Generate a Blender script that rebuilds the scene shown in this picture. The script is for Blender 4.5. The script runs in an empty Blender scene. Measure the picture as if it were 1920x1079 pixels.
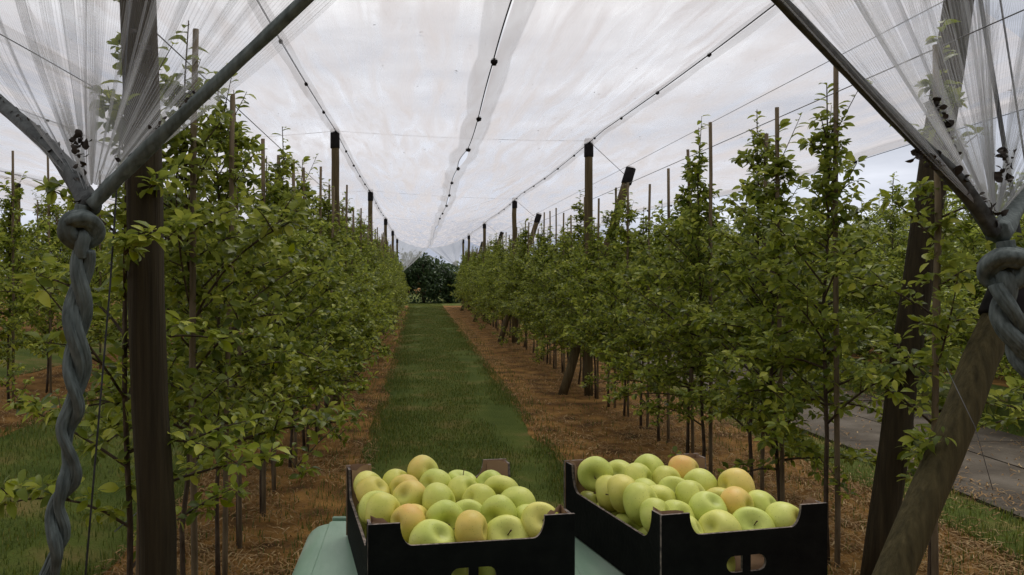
import bpy, bmesh, math, random
import numpy as np
from mathutils import Vector, Matrix, Euler

sc = bpy.context.scene
col = sc.collection
rng = np.random.default_rng(7)
random.seed(7)
R = math.radians
HC = 1.65                                            # eye height above the alley

# ------------------------------------------------------------------ camera, sky, sun, exposure
cam_d = bpy.data.cameras.new('camera')
cam = bpy.data.objects.new('camera', cam_d); col.objects.link(cam)
cam.location = (0, 0, HC); cam.rotation_euler = (R(90), 0, 0)
cam_d.sensor_width = 36; cam_d.lens = 28.125
cam_d.shift_x = 0.0922; cam_d.shift_y = -0.01276
cam_d.clip_start = 0.05; cam_d.clip_end = 2000
sc.camera = cam

SUN_EL, SUN_AZ = 58, 25
world = bpy.data.worlds.new('World'); sc.world = world; world.use_nodes = True
wn = world.node_tree; wn.nodes.clear()
def wnode(t, **k):
    n = wn.nodes.new(t)
    for a, b in k.items(): setattr(n, a, b)
    return n
w_out = wnode('ShaderNodeOutputWorld'); w_bg = wnode('ShaderNodeBackground')
w_sky = wnode('ShaderNodeTexSky', sky_type='NISHITA', sun_disc=False)
w_sky.sun_elevation = R(SUN_EL); w_sky.sun_rotation = R(SUN_AZ)
w_sky.air_density = 1.0; w_sky.dust_density = 3.0
w_tc = wnode('ShaderNodeTexCoord'); w_map = wnode('ShaderNodeMapping')
w_map.inputs['Scale'].default_value = (1.2, 1.2, 5.0)
w_n = wnode('ShaderNodeTexNoise'); w_n.inputs['Scale'].default_value = 1.7; w_n.inputs['Detail'].default_value = 6
w_n.inputs['Roughness'].default_value = 0.55
w_r = wnode('ShaderNodeValToRGB')
w_r.color_ramp.elements[0].position = 0.34; w_r.color_ramp.elements[0].color = (0.42, 0.435, 0.48, 1)
w_r.color_ramp.elements[1].position = 0.66; w_r.color_ramp.elements[1].color = (1.0, 0.985, 0.98, 1)
w_sc = wnode('ShaderNodeVectorMath', operation='SCALE'); w_sc.inputs['Scale'].default_value = 7.4
w_mix = wnode('ShaderNodeMix', data_type='RGBA'); w_mix.inputs['Factor'].default_value = 0.96
L = wn.links.new
L(w_tc.outputs['Generated'], w_map.inputs['Vector']); L(w_map.outputs['Vector'], w_n.inputs['Vector'])
L(w_n.outputs['Fac'], w_r.inputs['Fac'])
w_sep = wnode('ShaderNodeSeparateXYZ'); w_mr = wnode('ShaderNodeMapRange'); w_lo = wnode('ShaderNodeMix', data_type='RGBA', blend_type='MULTIPLY')
w_mr.inputs['From Min'].default_value = 0.0; w_mr.inputs['From Max'].default_value = 0.35; w_mr.inputs['To Min'].default_value = 1.0; w_mr.inputs['To Max'].default_value = 0.0
w_lo.inputs[7].default_value = (0.78, 0.84, 0.97, 1)
L(w_tc.outputs['Generated'], w_sep.inputs[0]); L(w_sep.outputs[2], w_mr.inputs['Value']); L(w_mr.outputs['Result'], w_lo.inputs['Factor'])
L(w_r.outputs['Color'], w_lo.inputs[6]); L(w_lo.outputs[2], w_sc.inputs[0])
L(w_sky.outputs['Color'], w_mix.inputs[6]); L(w_sc.outputs['Vector'], w_mix.inputs[7])
L(w_mix.outputs[2], w_bg.inputs['Color']); w_bg.inputs['Strength'].default_value = 0.12
L(w_bg.outputs['Background'], w_out.inputs['Surface'])

sun_d = bpy.data.lights.new('sun', 'SUN'); sun_d.energy = 1.5; sun_d.angle = R(30); sun_d.color = (1, 0.95, 0.88)
sun = bpy.data.objects.new('sun', sun_d); col.objects.link(sun)
sd = Vector((math.sin(R(SUN_AZ)) * math.cos(R(SUN_EL)), math.cos(R(SUN_AZ)) * math.cos(R(SUN_EL)), math.sin(R(SUN_EL))))
sun.rotation_euler = sd.to_track_quat('Z', 'Y').to_euler(); sun.location = sd * 50

sc.view_settings.view_transform = 'Standard'; sc.view_settings.look = 'None'
sc.view_settings.exposure = 0.38; sc.view_settings.gamma = 1.0; sc.view_settings.use_curve_mapping = False
sc.render.engine = 'CYCLES'
sc.cycles.use_denoising = True
sc.cycles.max_bounces = 7; sc.cycles.diffuse_bounces = 3; sc.cycles.glossy_bounces = 2
sc.cycles.transmission_bounces = 4; sc.cycles.transparent_max_bounces = 14
sc.cycles.caustics_reflective = False; sc.cycles.caustics_refractive = False

# ------------------------------------------------------------------ helpers
def at(px, py, Y):
    """world point seen at photo pixel (px, py) at the distance Y down the alley"""
    return np.array([(px - 783) / 1500 * Y, Y, HC - (py - 515) / 1500 * Y])
def gz(x):
    return 0.09 * min(max(0.0, -x - 1.6), 9.0)
def tag(o, label=None, cat=None, group=None, kind=None):
    if label: o['label'] = label
    if cat: o['category'] = cat
    if group: o['group'] = group
    if kind: o['kind'] = kind
    return o
def empty(name, loc=(0, 0, 0), rz=0):
    o = bpy.data.objects.new(name, None); col.objects.link(o)
    o.location = loc; o.rotation_euler = (0, 0, rz); o.empty_display_size = 0.1
    return o
def mesh(name, v, f, mats, smooth=True, uv=None, midx=None):
    me = bpy.data.meshes.new(name)
    me.from_pydata([tuple(p) for p in v] if not isinstance(v, np.ndarray) else v.tolist(), [], f if isinstance(f, list) else f.tolist())
    for m in (mats if isinstance(mats, (list, tuple)) else [mats]): me.materials.append(m)
    if midx is not None: me.polygons.foreach_set('material_index', midx)
    if smooth: me.polygons.foreach_set('use_smooth', [True] * len(me.polygons))
    if uv is not None:
        lay = me.uv_layers.new(name='UVMap')
        li = np.empty(len(me.loops), dtype=np.int32); me.loops.foreach_get('vertex_index', li)
        lay.data.foreach_set('uv', np.asarray(uv, dtype=np.float32)[li].ravel())
    me.update()
    return me
def obj(name, me, parent=None):
    o = bpy.data.objects.new(name, me); col.objects.link(o)
    if parent is not None: o.parent = parent
    return o
def tube(pts, rad, n=6, cap=True, prof=None):
    """tube along pts; rad scalar or list; prof(i, a) multiplies the radius"""
    pts = np.asarray(pts, float); m = len(pts)
    rad = np.full(m, rad) if np.isscalar(rad) else np.asarray(rad, float)
    tg = np.gradient(pts, axis=0); tg /= np.linalg.norm(tg, axis=1)[:, None] + 1e-12
    ref = np.array([0.0, 1, 0]) if abs(tg[0][1]) < 0.8 else np.array([1.0, 0, 0])
    v = []; f = []
    u = np.cross(tg[0], ref); u /= np.linalg.norm(u)
    for i in range(m):
        u = u - tg[i] * np.dot(u, tg[i]); u /= np.linalg.norm(u); w = np.cross(tg[i], u)
        for k in range(n):
            a = 2 * math.pi * k / n
            r = rad[i] * (prof(i, a) if prof else 1)
            v.append(pts[i] + r * (math.cos(a) * u + math.sin(a) * w))
    for i in range(m - 1):
        for k in range(n):
            a, b = i * n + k, i * n + (k + 1) % n
            f.append((a, b, b + n, a + n))
    if cap:
        f.append(tuple(range(n - 1, -1, -1))); f.append(tuple(range((m - 1) * n, m * n)))
    return v, f
def join(parts):
    V = []; F = []
    for v, f in parts:
        b = len(V); V += list(v); F += [tuple(i + b for i in q) for q in f]
    return V, F
def box(c, s, rz=0):
    x, y, z = s[0] / 2, s[1] / 2, s[2] / 2
    v = [(a, b, d) for d in (-z, z) for a, b in ((-x, -y), (x, -y), (x, y), (-x, y))]
    ca, sa = math.cos(rz), math.sin(rz)
    v = [(c[0] + p[0] * ca - p[1] * sa, c[1] + p[0] * sa + p[1] * ca, c[2] + p[2]) for p in v]
    return v, [(3, 2, 1, 0), (4, 5, 6, 7), (0, 1, 5, 4), (1, 2, 6, 5), (2, 3, 7, 6), (3, 0, 4, 7)]
def spline(ctrl, n):
    c = np.asarray(ctrl, float); m = len(c); out = []
    for t in np.linspace(0, m - 1, n):
        i = min(int(t), m - 2); a = t - i
        p0, p1, p2, p3 = c[max(i - 1, 0)], c[i], c[i + 1], c[min(i + 2, m - 1)]
        out.append(0.5 * ((2 * p1) + (-p0 + p2) * a + (2 * p0 - 5 * p1 + 4 * p2 - p3) * a * a + (-p0 + 3 * p1 - 3 * p2 + p3) * a ** 3))
    return np.array(out)
ORD = ['nearest', 'second', 'third', 'fourth', 'fifth', 'sixth', 'seventh', 'eighth', 'ninth', 'tenth', 'eleventh', 'twelfth',
       'thirteenth', 'fourteenth', 'fifteenth', 'sixteenth', 'seventeenth', 'eighteenth', 'nineteenth', 'twentieth']

# ------------------------------------------------------------------ materials
def mat(name):
    m = bpy.data.materials.new(name); m.use_nodes = True; nt = m.node_tree
    b = nt.nodes['Principled BSDF']; return m, nt, b, nt.nodes['Material Output']
def nd(nt, t, **k):
    n = nt.nodes.new(t)
    for a, b in k.items(): setattr(n, a, b)
    return n
def ramp(nt, stops):
    n = nt.nodes.new('ShaderNodeValToRGB'); e = n.color_ramp.elements
    while len(e) < len(stops): e.new(0.5)
    for i, (p, c) in enumerate(stops): e[i].position = p; e[i].color = (*c, 1)
    return n
def noisy(name, stops, scale=8, rough=0.8, vec=(1, 1, 1), bump=0.0, bscale=None, coord='Object', detail=6, spec=0.3, bdist=0.02):
    m, nt, b, out = mat(name)
    tc = nd(nt, 'ShaderNodeTexCoord'); mp = nd(nt, 'ShaderNodeMapping'); mp.inputs['Scale'].default_value = vec
    n = nd(nt, 'ShaderNodeTexNoise'); n.inputs['Scale'].default_value = scale; n.inputs['Detail'].default_value = detail
    r = ramp(nt, stops)
    nt.links.new(tc.outputs[coord], mp.inputs['Vector']); nt.links.new(mp.outputs['Vector'], n.inputs['Vector'])
    nt.links.new(n.outputs['Fac'], r.inputs['Fac']); nt.links.new(r.outputs['Color'], b.inputs['Base Color'])
    b.inputs['Roughness'].default_value = rough; b.inputs['Specular IOR Level'].default_value = spec
    if bump:
        n2 = nd(nt, 'ShaderNodeTexNoise'); n2.inputs['Scale'].default_value = bscale or scale * 4; n2.inputs['Detail'].default_value = 5
        nt.links.new(mp.outputs['Vector'], n2.inputs['Vector'])
        bp = nd(nt, 'ShaderNodeBump'); bp.inputs['Strength'].default_value = bump; bp.inputs['Distance'].default_value = bdist
        nt.links.new(n2.outputs['Fac'], bp.inputs['Height']); nt.links.new(bp.outputs['Normal'], b.inputs['Normal'])
    return m
def leaf_mat(name, stops, under, trans=0.3, rough=0.42):
    m, nt, b, out = mat(name)
    g = nd(nt, 'ShaderNodeNewGeometry'); oi = nd(nt, 'ShaderNodeObjectInfo')
    r = ramp(nt, stops); nt.links.new(g.outputs['Random Per Island'], r.inputs['Fac'])
    mx = nd(nt, 'ShaderNodeMix', data_type='RGBA'); mx.inputs[7].default_value = (*under, 1)
    ml = nd(nt, 'ShaderNodeMath', operation='MULTIPLY'); ml.inputs[1].default_value = 0.65
    nt.links.new(g.outputs['Backfacing'], ml.inputs[0]); nt.links.new(ml.outputs[0], mx.inputs['Factor'])
    nt.links.new(r.outputs['Color'], mx.inputs[6])
    hs = nd(nt, 'ShaderNodeHueSaturation'); mr = nd(nt, 'ShaderNodeMapRange')
    mr.inputs['To Min'].default_value = 0.82; mr.inputs['To Max'].default_value = 1.15
    nt.links.new(oi.outputs['Random'], mr.inputs['Value']); nt.links.new(mr.outputs['Result'], hs.inputs['Value'])
    nt.links.new(mx.outputs[2], hs.inputs['Color']); nt.links.new(hs.outputs['Color'], b.inputs['Base Color'])
    b.inputs['Roughness'].default_value = rough; b.inputs['Specular IOR Level'].default_value = 0.30
    tr = nd(nt, 'ShaderNodeBsdfTranslucent'); h2 = nd(nt, 'ShaderNodeHueSaturation')
    h2.inputs['Value'].default_value = 1.7; h2.inputs['Hue'].default_value = 0.485; h2.inputs['Saturation'].default_value = 1.05
    nt.links.new(hs.outputs['Color'], h2.inputs['Color']); nt.links.new(h2.outputs['Color'], tr.inputs['Color'])
    ms = nd(nt, 'ShaderNodeMixShader'); ms.inputs[0].default_value = trans
    nt.links.new(b.outputs[0], ms.inputs[1]); nt.links.new(tr.outputs[0], ms.inputs[2]); nt.links.new(ms.outputs[0], out.inputs['Surface'])
    return m
M = {}
M['leaf'] = leaf_mat('apple_leaf', [(0, (0.055, 0.086, 0.007)), (0.4, (0.145, 0.192, 0.013)), (0.75, (0.250, 0.300, 0.022)), (1, (0.44, 0.46, 0.065))], (0.21, 0.26, 0.07), 0.36)
M['darkleaf'] = leaf_mat('hedge_leaf', [(0, (0.018, 0.038, 0.010)), (0.6, (0.032, 0.062, 0.016)), (1, (0.060, 0.10, 0.024))], (0.06, 0.09, 0.04), 0.2)
M['deadleaf'] = noisy('dead_leaf', [(0.3, (0.020, 0.016, 0.013)), (0.7, (0.055, 0.042, 0.032))], 30, 0.8)
M['bark'] = noisy('young_bark', [(0.3, (0.045, 0.030, 0.020)), (0.7, (0.13, 0.095, 0.065))], 40, 0.85, (1, 1, 0.3), 0.4)
M['stake'] = noisy('stake_wood', [(0.3, (0.10, 0.075, 0.045)), (0.7, (0.24, 0.185, 0.115))], 30, 0.8, (1, 1, 0.12), 0.3, spec=0.2)
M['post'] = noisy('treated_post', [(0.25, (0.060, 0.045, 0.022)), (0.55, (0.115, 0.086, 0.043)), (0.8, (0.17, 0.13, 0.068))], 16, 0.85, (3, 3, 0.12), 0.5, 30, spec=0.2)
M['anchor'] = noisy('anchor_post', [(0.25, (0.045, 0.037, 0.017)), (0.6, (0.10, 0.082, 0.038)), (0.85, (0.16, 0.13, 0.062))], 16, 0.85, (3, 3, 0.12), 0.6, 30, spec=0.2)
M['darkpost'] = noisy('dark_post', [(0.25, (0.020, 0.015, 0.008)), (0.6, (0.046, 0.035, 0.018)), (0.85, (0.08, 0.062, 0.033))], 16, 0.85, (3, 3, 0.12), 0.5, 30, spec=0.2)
M['cap'] = noisy('black_plastic', [(0.3, (0.010, 0.009, 0.009)), (0.7, (0.022, 0.020, 0.020))], 20, 0.8, spec=0.1)
M['wire'] = noisy('wire', [(0.3, (0.10, 0.10, 0.105)), (0.7, (0.2, 0.2, 0.2))], 20, 0.5)
M['cord'] = noisy('black_cord', [(0.3, (0.025, 0.025, 0.027)), (0.7, (0.06, 0.06, 0.065))], 30, 0.7)
M['roll'] = noisy('rolled_net', [(0.25, (0.045, 0.056, 0.052)), (0.75, (0.165, 0.192, 0.182))], 55, 0.75, (1, 1, 0.25), 0.6, 160, spec=0.25, bdist=0.004)
M['rolldark'] = noisy('dirty_rolled_net', [(0.25, (0.028, 0.030, 0.030)), (0.75, (0.105, 0.112, 0.108))], 30, 0.8, (1, 1, 1), 0.6, 150, spec=0.2, bdist=0.004)
def net_mat(name, a0, a1, colr, scale=(1.5, 0.35, 1.5), trans=0.75):
    m, nt, b, out = mat(name); nt.nodes.remove(b)
    tc = nd(nt, 'ShaderNodeTexCoord'); mp = nd(nt, 'ShaderNodeMapping'); mp.inputs['Scale'].default_value = scale
    mp.inputs['Rotation'].default_value = (0, 0, 0.5)
    n = nd(nt, 'ShaderNodeTexNoise'); n.inputs['Scale'].default_value = 1.6; n.inputs['Detail'].default_value = 7; n.inputs['Roughness'].default_value = 0.6
    n.inputs['Distortion'].default_value = 0.6
    mr = nd(nt, 'ShaderNodeMapRange'); mr.inputs['From Min'].default_value = 0.33; mr.inputs['From Max'].default_value = 0.67
    mr.inputs['To Min'].default_value = a0; mr.inputs['To Max'].default_value = a1
    nt.links.new(tc.outputs['Object'], mp.inputs['Vector']); nt.links.new(mp.outputs['Vector'], n.inputs['Vector']); nt.links.new(n.outputs['Fac'], mr.inputs['Value'])
    tp = nd(nt, 'ShaderNodeBsdfTransparent'); tl = nd(nt, 'ShaderNodeBsdfTranslucent'); df = nd(nt, 'ShaderNodeBsdfDiffuse')
    tl.inputs['Color'].default_value = (*colr, 1); df.inputs['Color'].default_value = (*colr, 1)
    m1 = nd(nt, 'ShaderNodeMixShader'); m1.inputs[0].default_value = trans
    nt.links.new(df.outputs[0], m1.inputs[1]); nt.links.new(tl.outputs[0], m1.inputs[2])
    m2 = nd(nt, 'ShaderNodeMixShader'); nt.links.new(mr.outputs['Result'], m2.inputs[0])
    nt.links.new(tp.outputs[0], m2.inputs[1]); nt.links.new(m1.outputs[0], m2.inputs[2]); nt.links.new(m2.outputs[0], out.inputs['Surface'])
    return m, nt, mr, m2
M['net'] = net_mat('hail_net', 0.15, 0.98, (0.60, 0.575, 0.58), (3.4, .40, 1.5), trans=0.88)[0]
M['hem'] = net_mat('net_hem', 0.46, 0.52, (0.60, 0.60, 0.61), trans=0.75)[0]
def fan_mat(name, base, line, colr, lines=1.0):
    m, nt, mr, m2 = net_mat(name, base, base * 1.6, colr, (2, 2, 2), 0.6)
    uv = nd(nt, 'ShaderNodeUVMap'); uv.uv_map = 'UVMap'; sp = nd(nt, 'ShaderNodeSeparateXYZ')
    nt.links.new(uv.outputs[0], sp.inputs[0])
    fr = nd(nt, 'ShaderNodeMath', operation='FRACT'); nt.links.new(sp.outputs[0], fr.inputs[0])
    lt = nd(nt, 'ShaderNodeMath', operation='LESS_THAN'); lt.inputs[1].default_value = 0.30; nt.links.new(fr.outputs[0], lt.inputs[0])
    ml = nd(nt, 'ShaderNodeMath', operation='MULTIPLY'); ml.inputs[1].default_value = line; nt.links.new(lt.outputs[0], ml.inputs[0])
    ad = nd(nt, 'ShaderNodeMath', operation='ADD'); nt.links.new(ml.outputs[0], ad.inputs[0]); nt.links.new(mr.outputs['Result'], ad.inputs[1])
    # threads crowd together towards the gathered point (v = share of the way up from it)
    dn = nd(nt, 'ShaderNodeMapRange'); dn.inputs['From Min'].default_value = 0.03; dn.inputs['From Max'].default_value = 0.32
    dn.inputs['To Min'].default_value = 0.6; dn.inputs['To Max'].default_value = 0.0
    nt.links.new(sp.outputs[1], dn.inputs['Value'])
    a2 = nd(nt, 'ShaderNodeMath', operation='ADD', use_clamp=True); nt.links.new(ad.outputs[0], a2.inputs[0]); nt.links.new(dn.outputs[0], a2.inputs[1])
    nt.links.new(a2.outputs[0], m2.inputs[0])
    return m
M['fan'] = fan_mat('gathered_net', 0.05, 0.22, (0.60, 0.605, 0.61))
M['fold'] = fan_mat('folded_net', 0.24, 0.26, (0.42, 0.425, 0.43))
M['board_out'] = noisy('black_board', [(0.3, (0.004, 0.004, 0.004)), (0.7, (0.009, 0.009, 0.008))], 25, 0.7, bump=0.1, spec=0.06)
M['board_in'] = noisy('brown_board', [(0.3, (0.27, 0.165, 0.095)), (0.7, (0.36, 0.235, 0.145))], 18, 0.85, spec=0.2)
M['board_edge'] = noisy('board_edge', [(0.35, (0.06, 0.05, 0.045)), (0.65, (0.25, 0.20, 0.165))], 120, 0.85, spec=0.2)
M['cart'] = noisy('green_plastic', [(0.3, (0.15, 0.245, 0.17)), (0.5, (0.20, 0.30, 0.215)), (0.7, (0.29, 0.37, 0.29))], 14, 0.38, (1, 0.3, 1), 0.05, 60, spec=0.5)
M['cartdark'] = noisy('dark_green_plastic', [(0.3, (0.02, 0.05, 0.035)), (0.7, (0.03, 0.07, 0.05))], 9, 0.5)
M['tyre'] = noisy('tyre_rubber', [(0.3, (0.012, 0.012, 0.012)), (0.7, (0.03, 0.028, 0.026))], 20, 0.8)
M['stem'] = noisy('apple_stem', [(0.3, (0.05, 0.028, 0.012)), (0.7, (0.12, 0.075, 0.03))], 90, 0.8)
M['concrete'] = noisy('concrete', [(0.3, (0.040, 0.030, 0.020)), (0.5, (0.075, 0.060, 0.043)), (0.7, (0.125, 0.105, 0.082))], 1.9, 0.9, bump=0.4, bscale=30)
M['grass'] = leaf_mat('grass_blade', [(0, (0.050, 0.078, 0.011)), (0.5, (0.105, 0.140, 0.020)), (0.82, (0.175, 0.19, 0.036)), (1, (0.34, 0.28, 0.10))], (0.07, 0.10, 0.02), 0.2, 0.7)
M['turf'] = noisy('turf', [(0.3, (0.045, 0.068, 0.010)), (0.52, (0.080, 0.102, 0.018)), (0.70, (0.16, 0.125, 0.042))], 1.6, 0.95, bump=0.8, bscale=60, detail=10, spec=0.1)
M['straw'] = leaf_mat('straw_bit', [(0, (0.10, 0.050, 0.017)), (0.5, (0.31, 0.175, 0.056)), (0.8, (0.54, 0.35, 0.135)), (1, (0.76, 0.60, 0.33))], (0.2, 0.12, 0.05), 0.05, 0.85)
def soil_mat():
    m = noisy('mulched_soil', [(0.30, (0.065, 0.036, 0.014)), (0.48, (0.18, 0.092, 0.026)), (0.68, (0.34, 0.185, 0.055))], 3.0, 0.95, bump=1.0, bscale=45, detail=12, spec=0.1)
    return m
M['soil'] = soil_mat()
def apple_mat():
    m, nt, b, out = mat('apple_skin')
    tc = nd(nt, 'ShaderNodeTexCoord'); oi = nd(nt, 'ShaderNodeObjectInfo')
    off = nd(nt, 'ShaderNodeVectorMath', operation='ADD'); sc_ = nd(nt, 'ShaderNodeVectorMath', operation='SCALE'); sc_.inputs['Scale'].default_value = 37.0
    cmb = nd(nt, 'ShaderNodeCombineXYZ')
    for k in range(3): nt.links.new(oi.outputs['Random'], cmb.inputs[k])
    nt.links.new(cmb.outputs[0], sc_.inputs[0]); nt.links.new(tc.outputs['Object'], off.inputs[0]); nt.links.new(sc_.outputs[0], off.inputs[1])
    n = nd(nt, 'ShaderNodeTexNoise'); n.inputs['Scale'].default_value = 22; n.inputs['Detail'].default_value = 4
    nt.links.new(off.outputs[0], n.inputs['Vector'])
    r = ramp(nt, [(0.3, (0.46, 0.49, 0.085)), (0.7, (0.66, 0.64, 0.16))]); nt.links.new(n.outputs['Fac'], r.inputs['Fac'])
    # green tint round the stem cavity
    sx = nd(nt, 'ShaderNodeSeparateXYZ'); nt.links.new(tc.outputs['Object'], sx.inputs[0])
    ln = nd(nt, 'ShaderNodeVectorMath', operation='LENGTH'); cx = nd(nt, 'ShaderNodeCombineXYZ')
    nt.links.new(sx.outputs[0], cx.inputs[0]); nt.links.new(sx.outputs[1], cx.inputs[1]); nt.links.new(cx.outputs[0], ln.inputs[0])
    mr = nd(nt, 'ShaderNodeMapRange'); mr.inputs['From Min'].default_value = 0.002; mr.inputs['From Max'].default_value = 0.014
    mr.inputs['To Min'].default_value = 0.6; mr.inputs['To Max'].default_value = 0.0; nt.links.new(ln.outputs['Value'], mr.inputs['Value'])
    g = nd(nt, 'ShaderNodeMix', data_type='RGBA'); g.inputs[7].default_value = (0.22, 0.23, 0.03, 1)
    nt.links.new(mr.outputs[0], g.inputs['Factor']); nt.links.new(r.outputs['Color'], g.inputs[6])
    # blush on the sunny cheek (local +X), amount carried by the object's colour alpha
    n2 = nd(nt, 'ShaderNodeTexNoise'); n2.inputs['Scale'].default_value = 45; n2.inputs['Detail'].default_value = 5; nt.links.new(off.outputs[0], n2.inputs['Vector'])
    a = nd(nt, 'ShaderNodeMath', operation='MULTIPLY_ADD'); a.inputs[1].default_value = 20.0; a.inputs[2].default_value = 0.15; nt.links.new(sx.outputs[0], a.inputs[0])
    c = nd(nt, 'ShaderNodeMath', operation='MULTIPLY'); nt.links.new(a.outputs[0], c.inputs[0]); nt.links.new(oi.outputs['Alpha'], c.inputs[1])
    d = nd(nt, 'ShaderNodeMath', operation='MULTIPLY', use_clamp=True); nt.links.new(c.outputs[0], d.inputs[0])
    nm = nd(nt, 'ShaderNodeMapRange'); nm.inputs['From Min'].default_value = 0.2; nm.inputs['From Max'].default_value = 0.8; nm.inputs['To Min'].default_value = 0.6; nm.inputs['To Max'].default_value = 1.2
    nt.links.new(n2.outputs['Fac'], nm.inputs['Value']); nt.links.new(nm.outputs[0], d.inputs[1])
    bl = nd(nt, 'ShaderNodeMix', data_type='RGBA'); bl.inputs[7].default_value = (0.74, 0.33, 0.10, 1)
    nt.links.new(d.outputs[0], bl.inputs['Factor']); nt.links.new(g.outputs[2], bl.inputs[6])
    # lenticels
    vo = nd(nt, 'ShaderNodeTexVoronoi'); vo.inputs['Scale'].default_value = 190; nt.links.new(tc.outputs['Object'], vo.inputs['Vector'])
    lt = nd(nt, 'ShaderNodeMath', operation='LESS_THAN'); lt.inputs[1].default_value = 0.14; nt.links.new(vo.outputs['Distance'], lt.inputs[0])
    l2 = nd(nt, 'ShaderNodeMath', operation='MULTIPLY'); l2.inputs[1].default_value = 0.6; nt.links.new(lt.outputs[0], l2.inputs[0])
    sp = nd(nt, 'ShaderNodeMix', data_type='RGBA'); sp.inputs[7].default_value = (0.22, 0.2, 0.06, 1)
    nt.links.new(l2.outputs[0], sp.inputs['Factor']); nt.links.new(bl.outputs[2], sp.inputs[6])
    mu = nd(nt, 'ShaderNodeMix', data_type='RGBA', blend_type='MULTIPLY'); mu.inputs['Factor'].default_value = 1.0
    nt.links.new(sp.outputs[2], mu.inputs[6]); nt.links.new(oi.outputs['Color'], mu.inputs[7])
    nt.links.new(mu.outputs[2], b.inputs['Base Color'])
    b.inputs['Roughness'].default_value = 0.46; b.inputs['Specular IOR Level'].default_value = 0.35
    b.inputs['Subsurface Weight'].default_value = 0.0
    return m
M['apple'] = apple_mat()

# ------------------------------------------------------------------ ground, turf, road
xs = [-300, -60, -10.6, -8, -6, -4.4, -3, -1.6, -1, 0, 1, 2.3, 4, 8, 60, 300]; ys = [-60, -10, 0, 5, 10, 20, 40, 80, 200, 600]
v = [(x, y, gz(x)) for y in ys for x in xs]
f = [(j * len(xs) + i, j * len(xs) + i + 1, (j + 1) * len(xs) + i + 1, (j + 1) * len(xs) + i) for j in range(len(ys) - 1) for i in range(len(xs) - 1)]
tag(obj('ground', mesh('ground', v, f, M['soil'])), 'brown mulched orchard soil under the tree rows', 'ground', kind='structure')

def wob(y, s, a=0.07):
    return a * (math.sin(y * 1.3 + s) + 0.7 * math.sin(y * 2.9 + 2 * s) + 0.5 * math.sin(y * 6.1 + 3 * s)) / 1.6
def turf_strip(name, x0, x1, y0, y1, seed, label):
    n = int((y1 - y0) / 0.25); v = []; f = []
    cols = 5 if x1 - x0 < 10 else 50
    for i in range(n + 1):
        y = y0 + (y1 - y0) * i / n
        a, b = x0 + wob(y, seed), x1 + wob(y, seed + 5)
        for k in range(cols + 1):
            x = a + (b - a) * k / cols
            v.append((x, y, gz(x) + (0.006 + 0.02 * math.sin(math.pi * k / cols) if cols == 5 else .004)))
    for i in range(n):
        for k in range(cols):
            q = i * (cols + 1) + k; f.append((q, q + 1, q + cols + 2, q + cols + 1))
    return tag(obj(name, mesh(name, v, f, M['turf'])), label, 'turf', kind='structure')
STRIPS = [(-0.43, 1.22, 1.5, 42.3, 1.0), (-3.75, -1.75, 2.0, 47, 3.0), (-7.1, -5.2, 3.0, 47, 5.0), (3.45, 4.02, 2.0, 42.3, 7.0)]
turf_strip('grass_alley', *STRIPS[0], 'mown green grass alley running between the two main tree rows')
turf_strip('grass_alley', *STRIPS[1], 'shaded grass alley on the far side of the twisted net tail')
turf_strip('grass_alley', *STRIPS[2], 'second grass alley, beyond the row with the bare trunks')
turf_strip('grass_verge', *STRIPS[3], 'narrow grass verge between the concrete road and the mulch')
turf_strip('grass_verge', 6.06, 8.6, 2.0, 42.3, 11.0, 'shaded grass verge on the far side of the concrete road')
turf_strip('grass_headland', -30, 40, 42.3, 70, 9.0, 'grass headland at the far end of the rows')

def blades(name, spots, h, w, material, label, cat, lean=0.5):
    """spots (N,3); one bent blade (2 triangles) on each"""
    N = len(spots); az = rng.uniform(0, 2 * math.pi, N); hh = h * rng.uniform(0.5, 1.3, N); ww = w * rng.uniform(0.6, 1.3, N)
    d = np.stack([np.cos(az), np.sin(az), np.zeros(N)], 1); s = np.stack([-np.sin(az), np.cos(az), np.zeros(N)], 1)
    ln = lean * rng.uniform(0.1, 1.4, N)
    up = np.array([0, 0, 1.0])
    p0 = spots - s * ww[:, None] / 2; p1 = spots + s * ww[:, None] / 2
    mid = spots + up * (hh * 0.6)[:, None] + d * (hh * ln * 0.35)[:, None]
    p2 = mid - s * ww[:, None] * 0.35; p3 = mid + s * ww[:, None] * 0.35
    p4 = spots + up * (hh * (1 - 0.25 * ln))[:, None] + d * (hh * ln)[:, None]
    V = np.stack([p0, p1, p2, p3, p4], 1).reshape(-1, 3)
    b = np.arange(N) * 5
    F = [t for i in b.tolist() for t in ((i, i + 1, i + 3, i + 2), (i + 2, i + 3, i + 4))]
    return tag(obj(name, mesh(name, V, F, material)), label, cat, kind='stuff')
def scatter(x0, x1, y0, y1, n, z=0.0, power=2.0):
    y = y0 + (y1 - y0) * rng.random(n) ** power
    x = x0 + (x1 - x0) * rng.random(n)
    return np.stack([x, y, np.array([gz(a) for a in x]) + z], 1)
def patchy(p, lim=-0.35):
    k = np.sin(p[:, 0] * 3.1 + 1.3 * np.sin(p[:, 1] * 0.9)) + np.sin(p[:, 1] * 1.7 + 2.0 * p[:, 0]) + 0.8 * np.sin(p[:, 1] * 4.3 - p[:, 0] * 5.0)
    # a worn wheel track on the road side of the alley
    worn = np.exp(-((p[:, 0] - 0.92 - 0.05 * np.sin(p[:, 1])) / 0.17) ** 2) * (2.4 * (p[:, 1] < 16) + .9) + 1.3 * np.exp(-((p[:, 0] + 0.02 - 0.04 * np.sin(p[:, 1] * .7)) / 0.13) ** 2)
    return p[(k - worn + rng.normal(0, 0.9, len(p))) > lim * 2.2]
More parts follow.
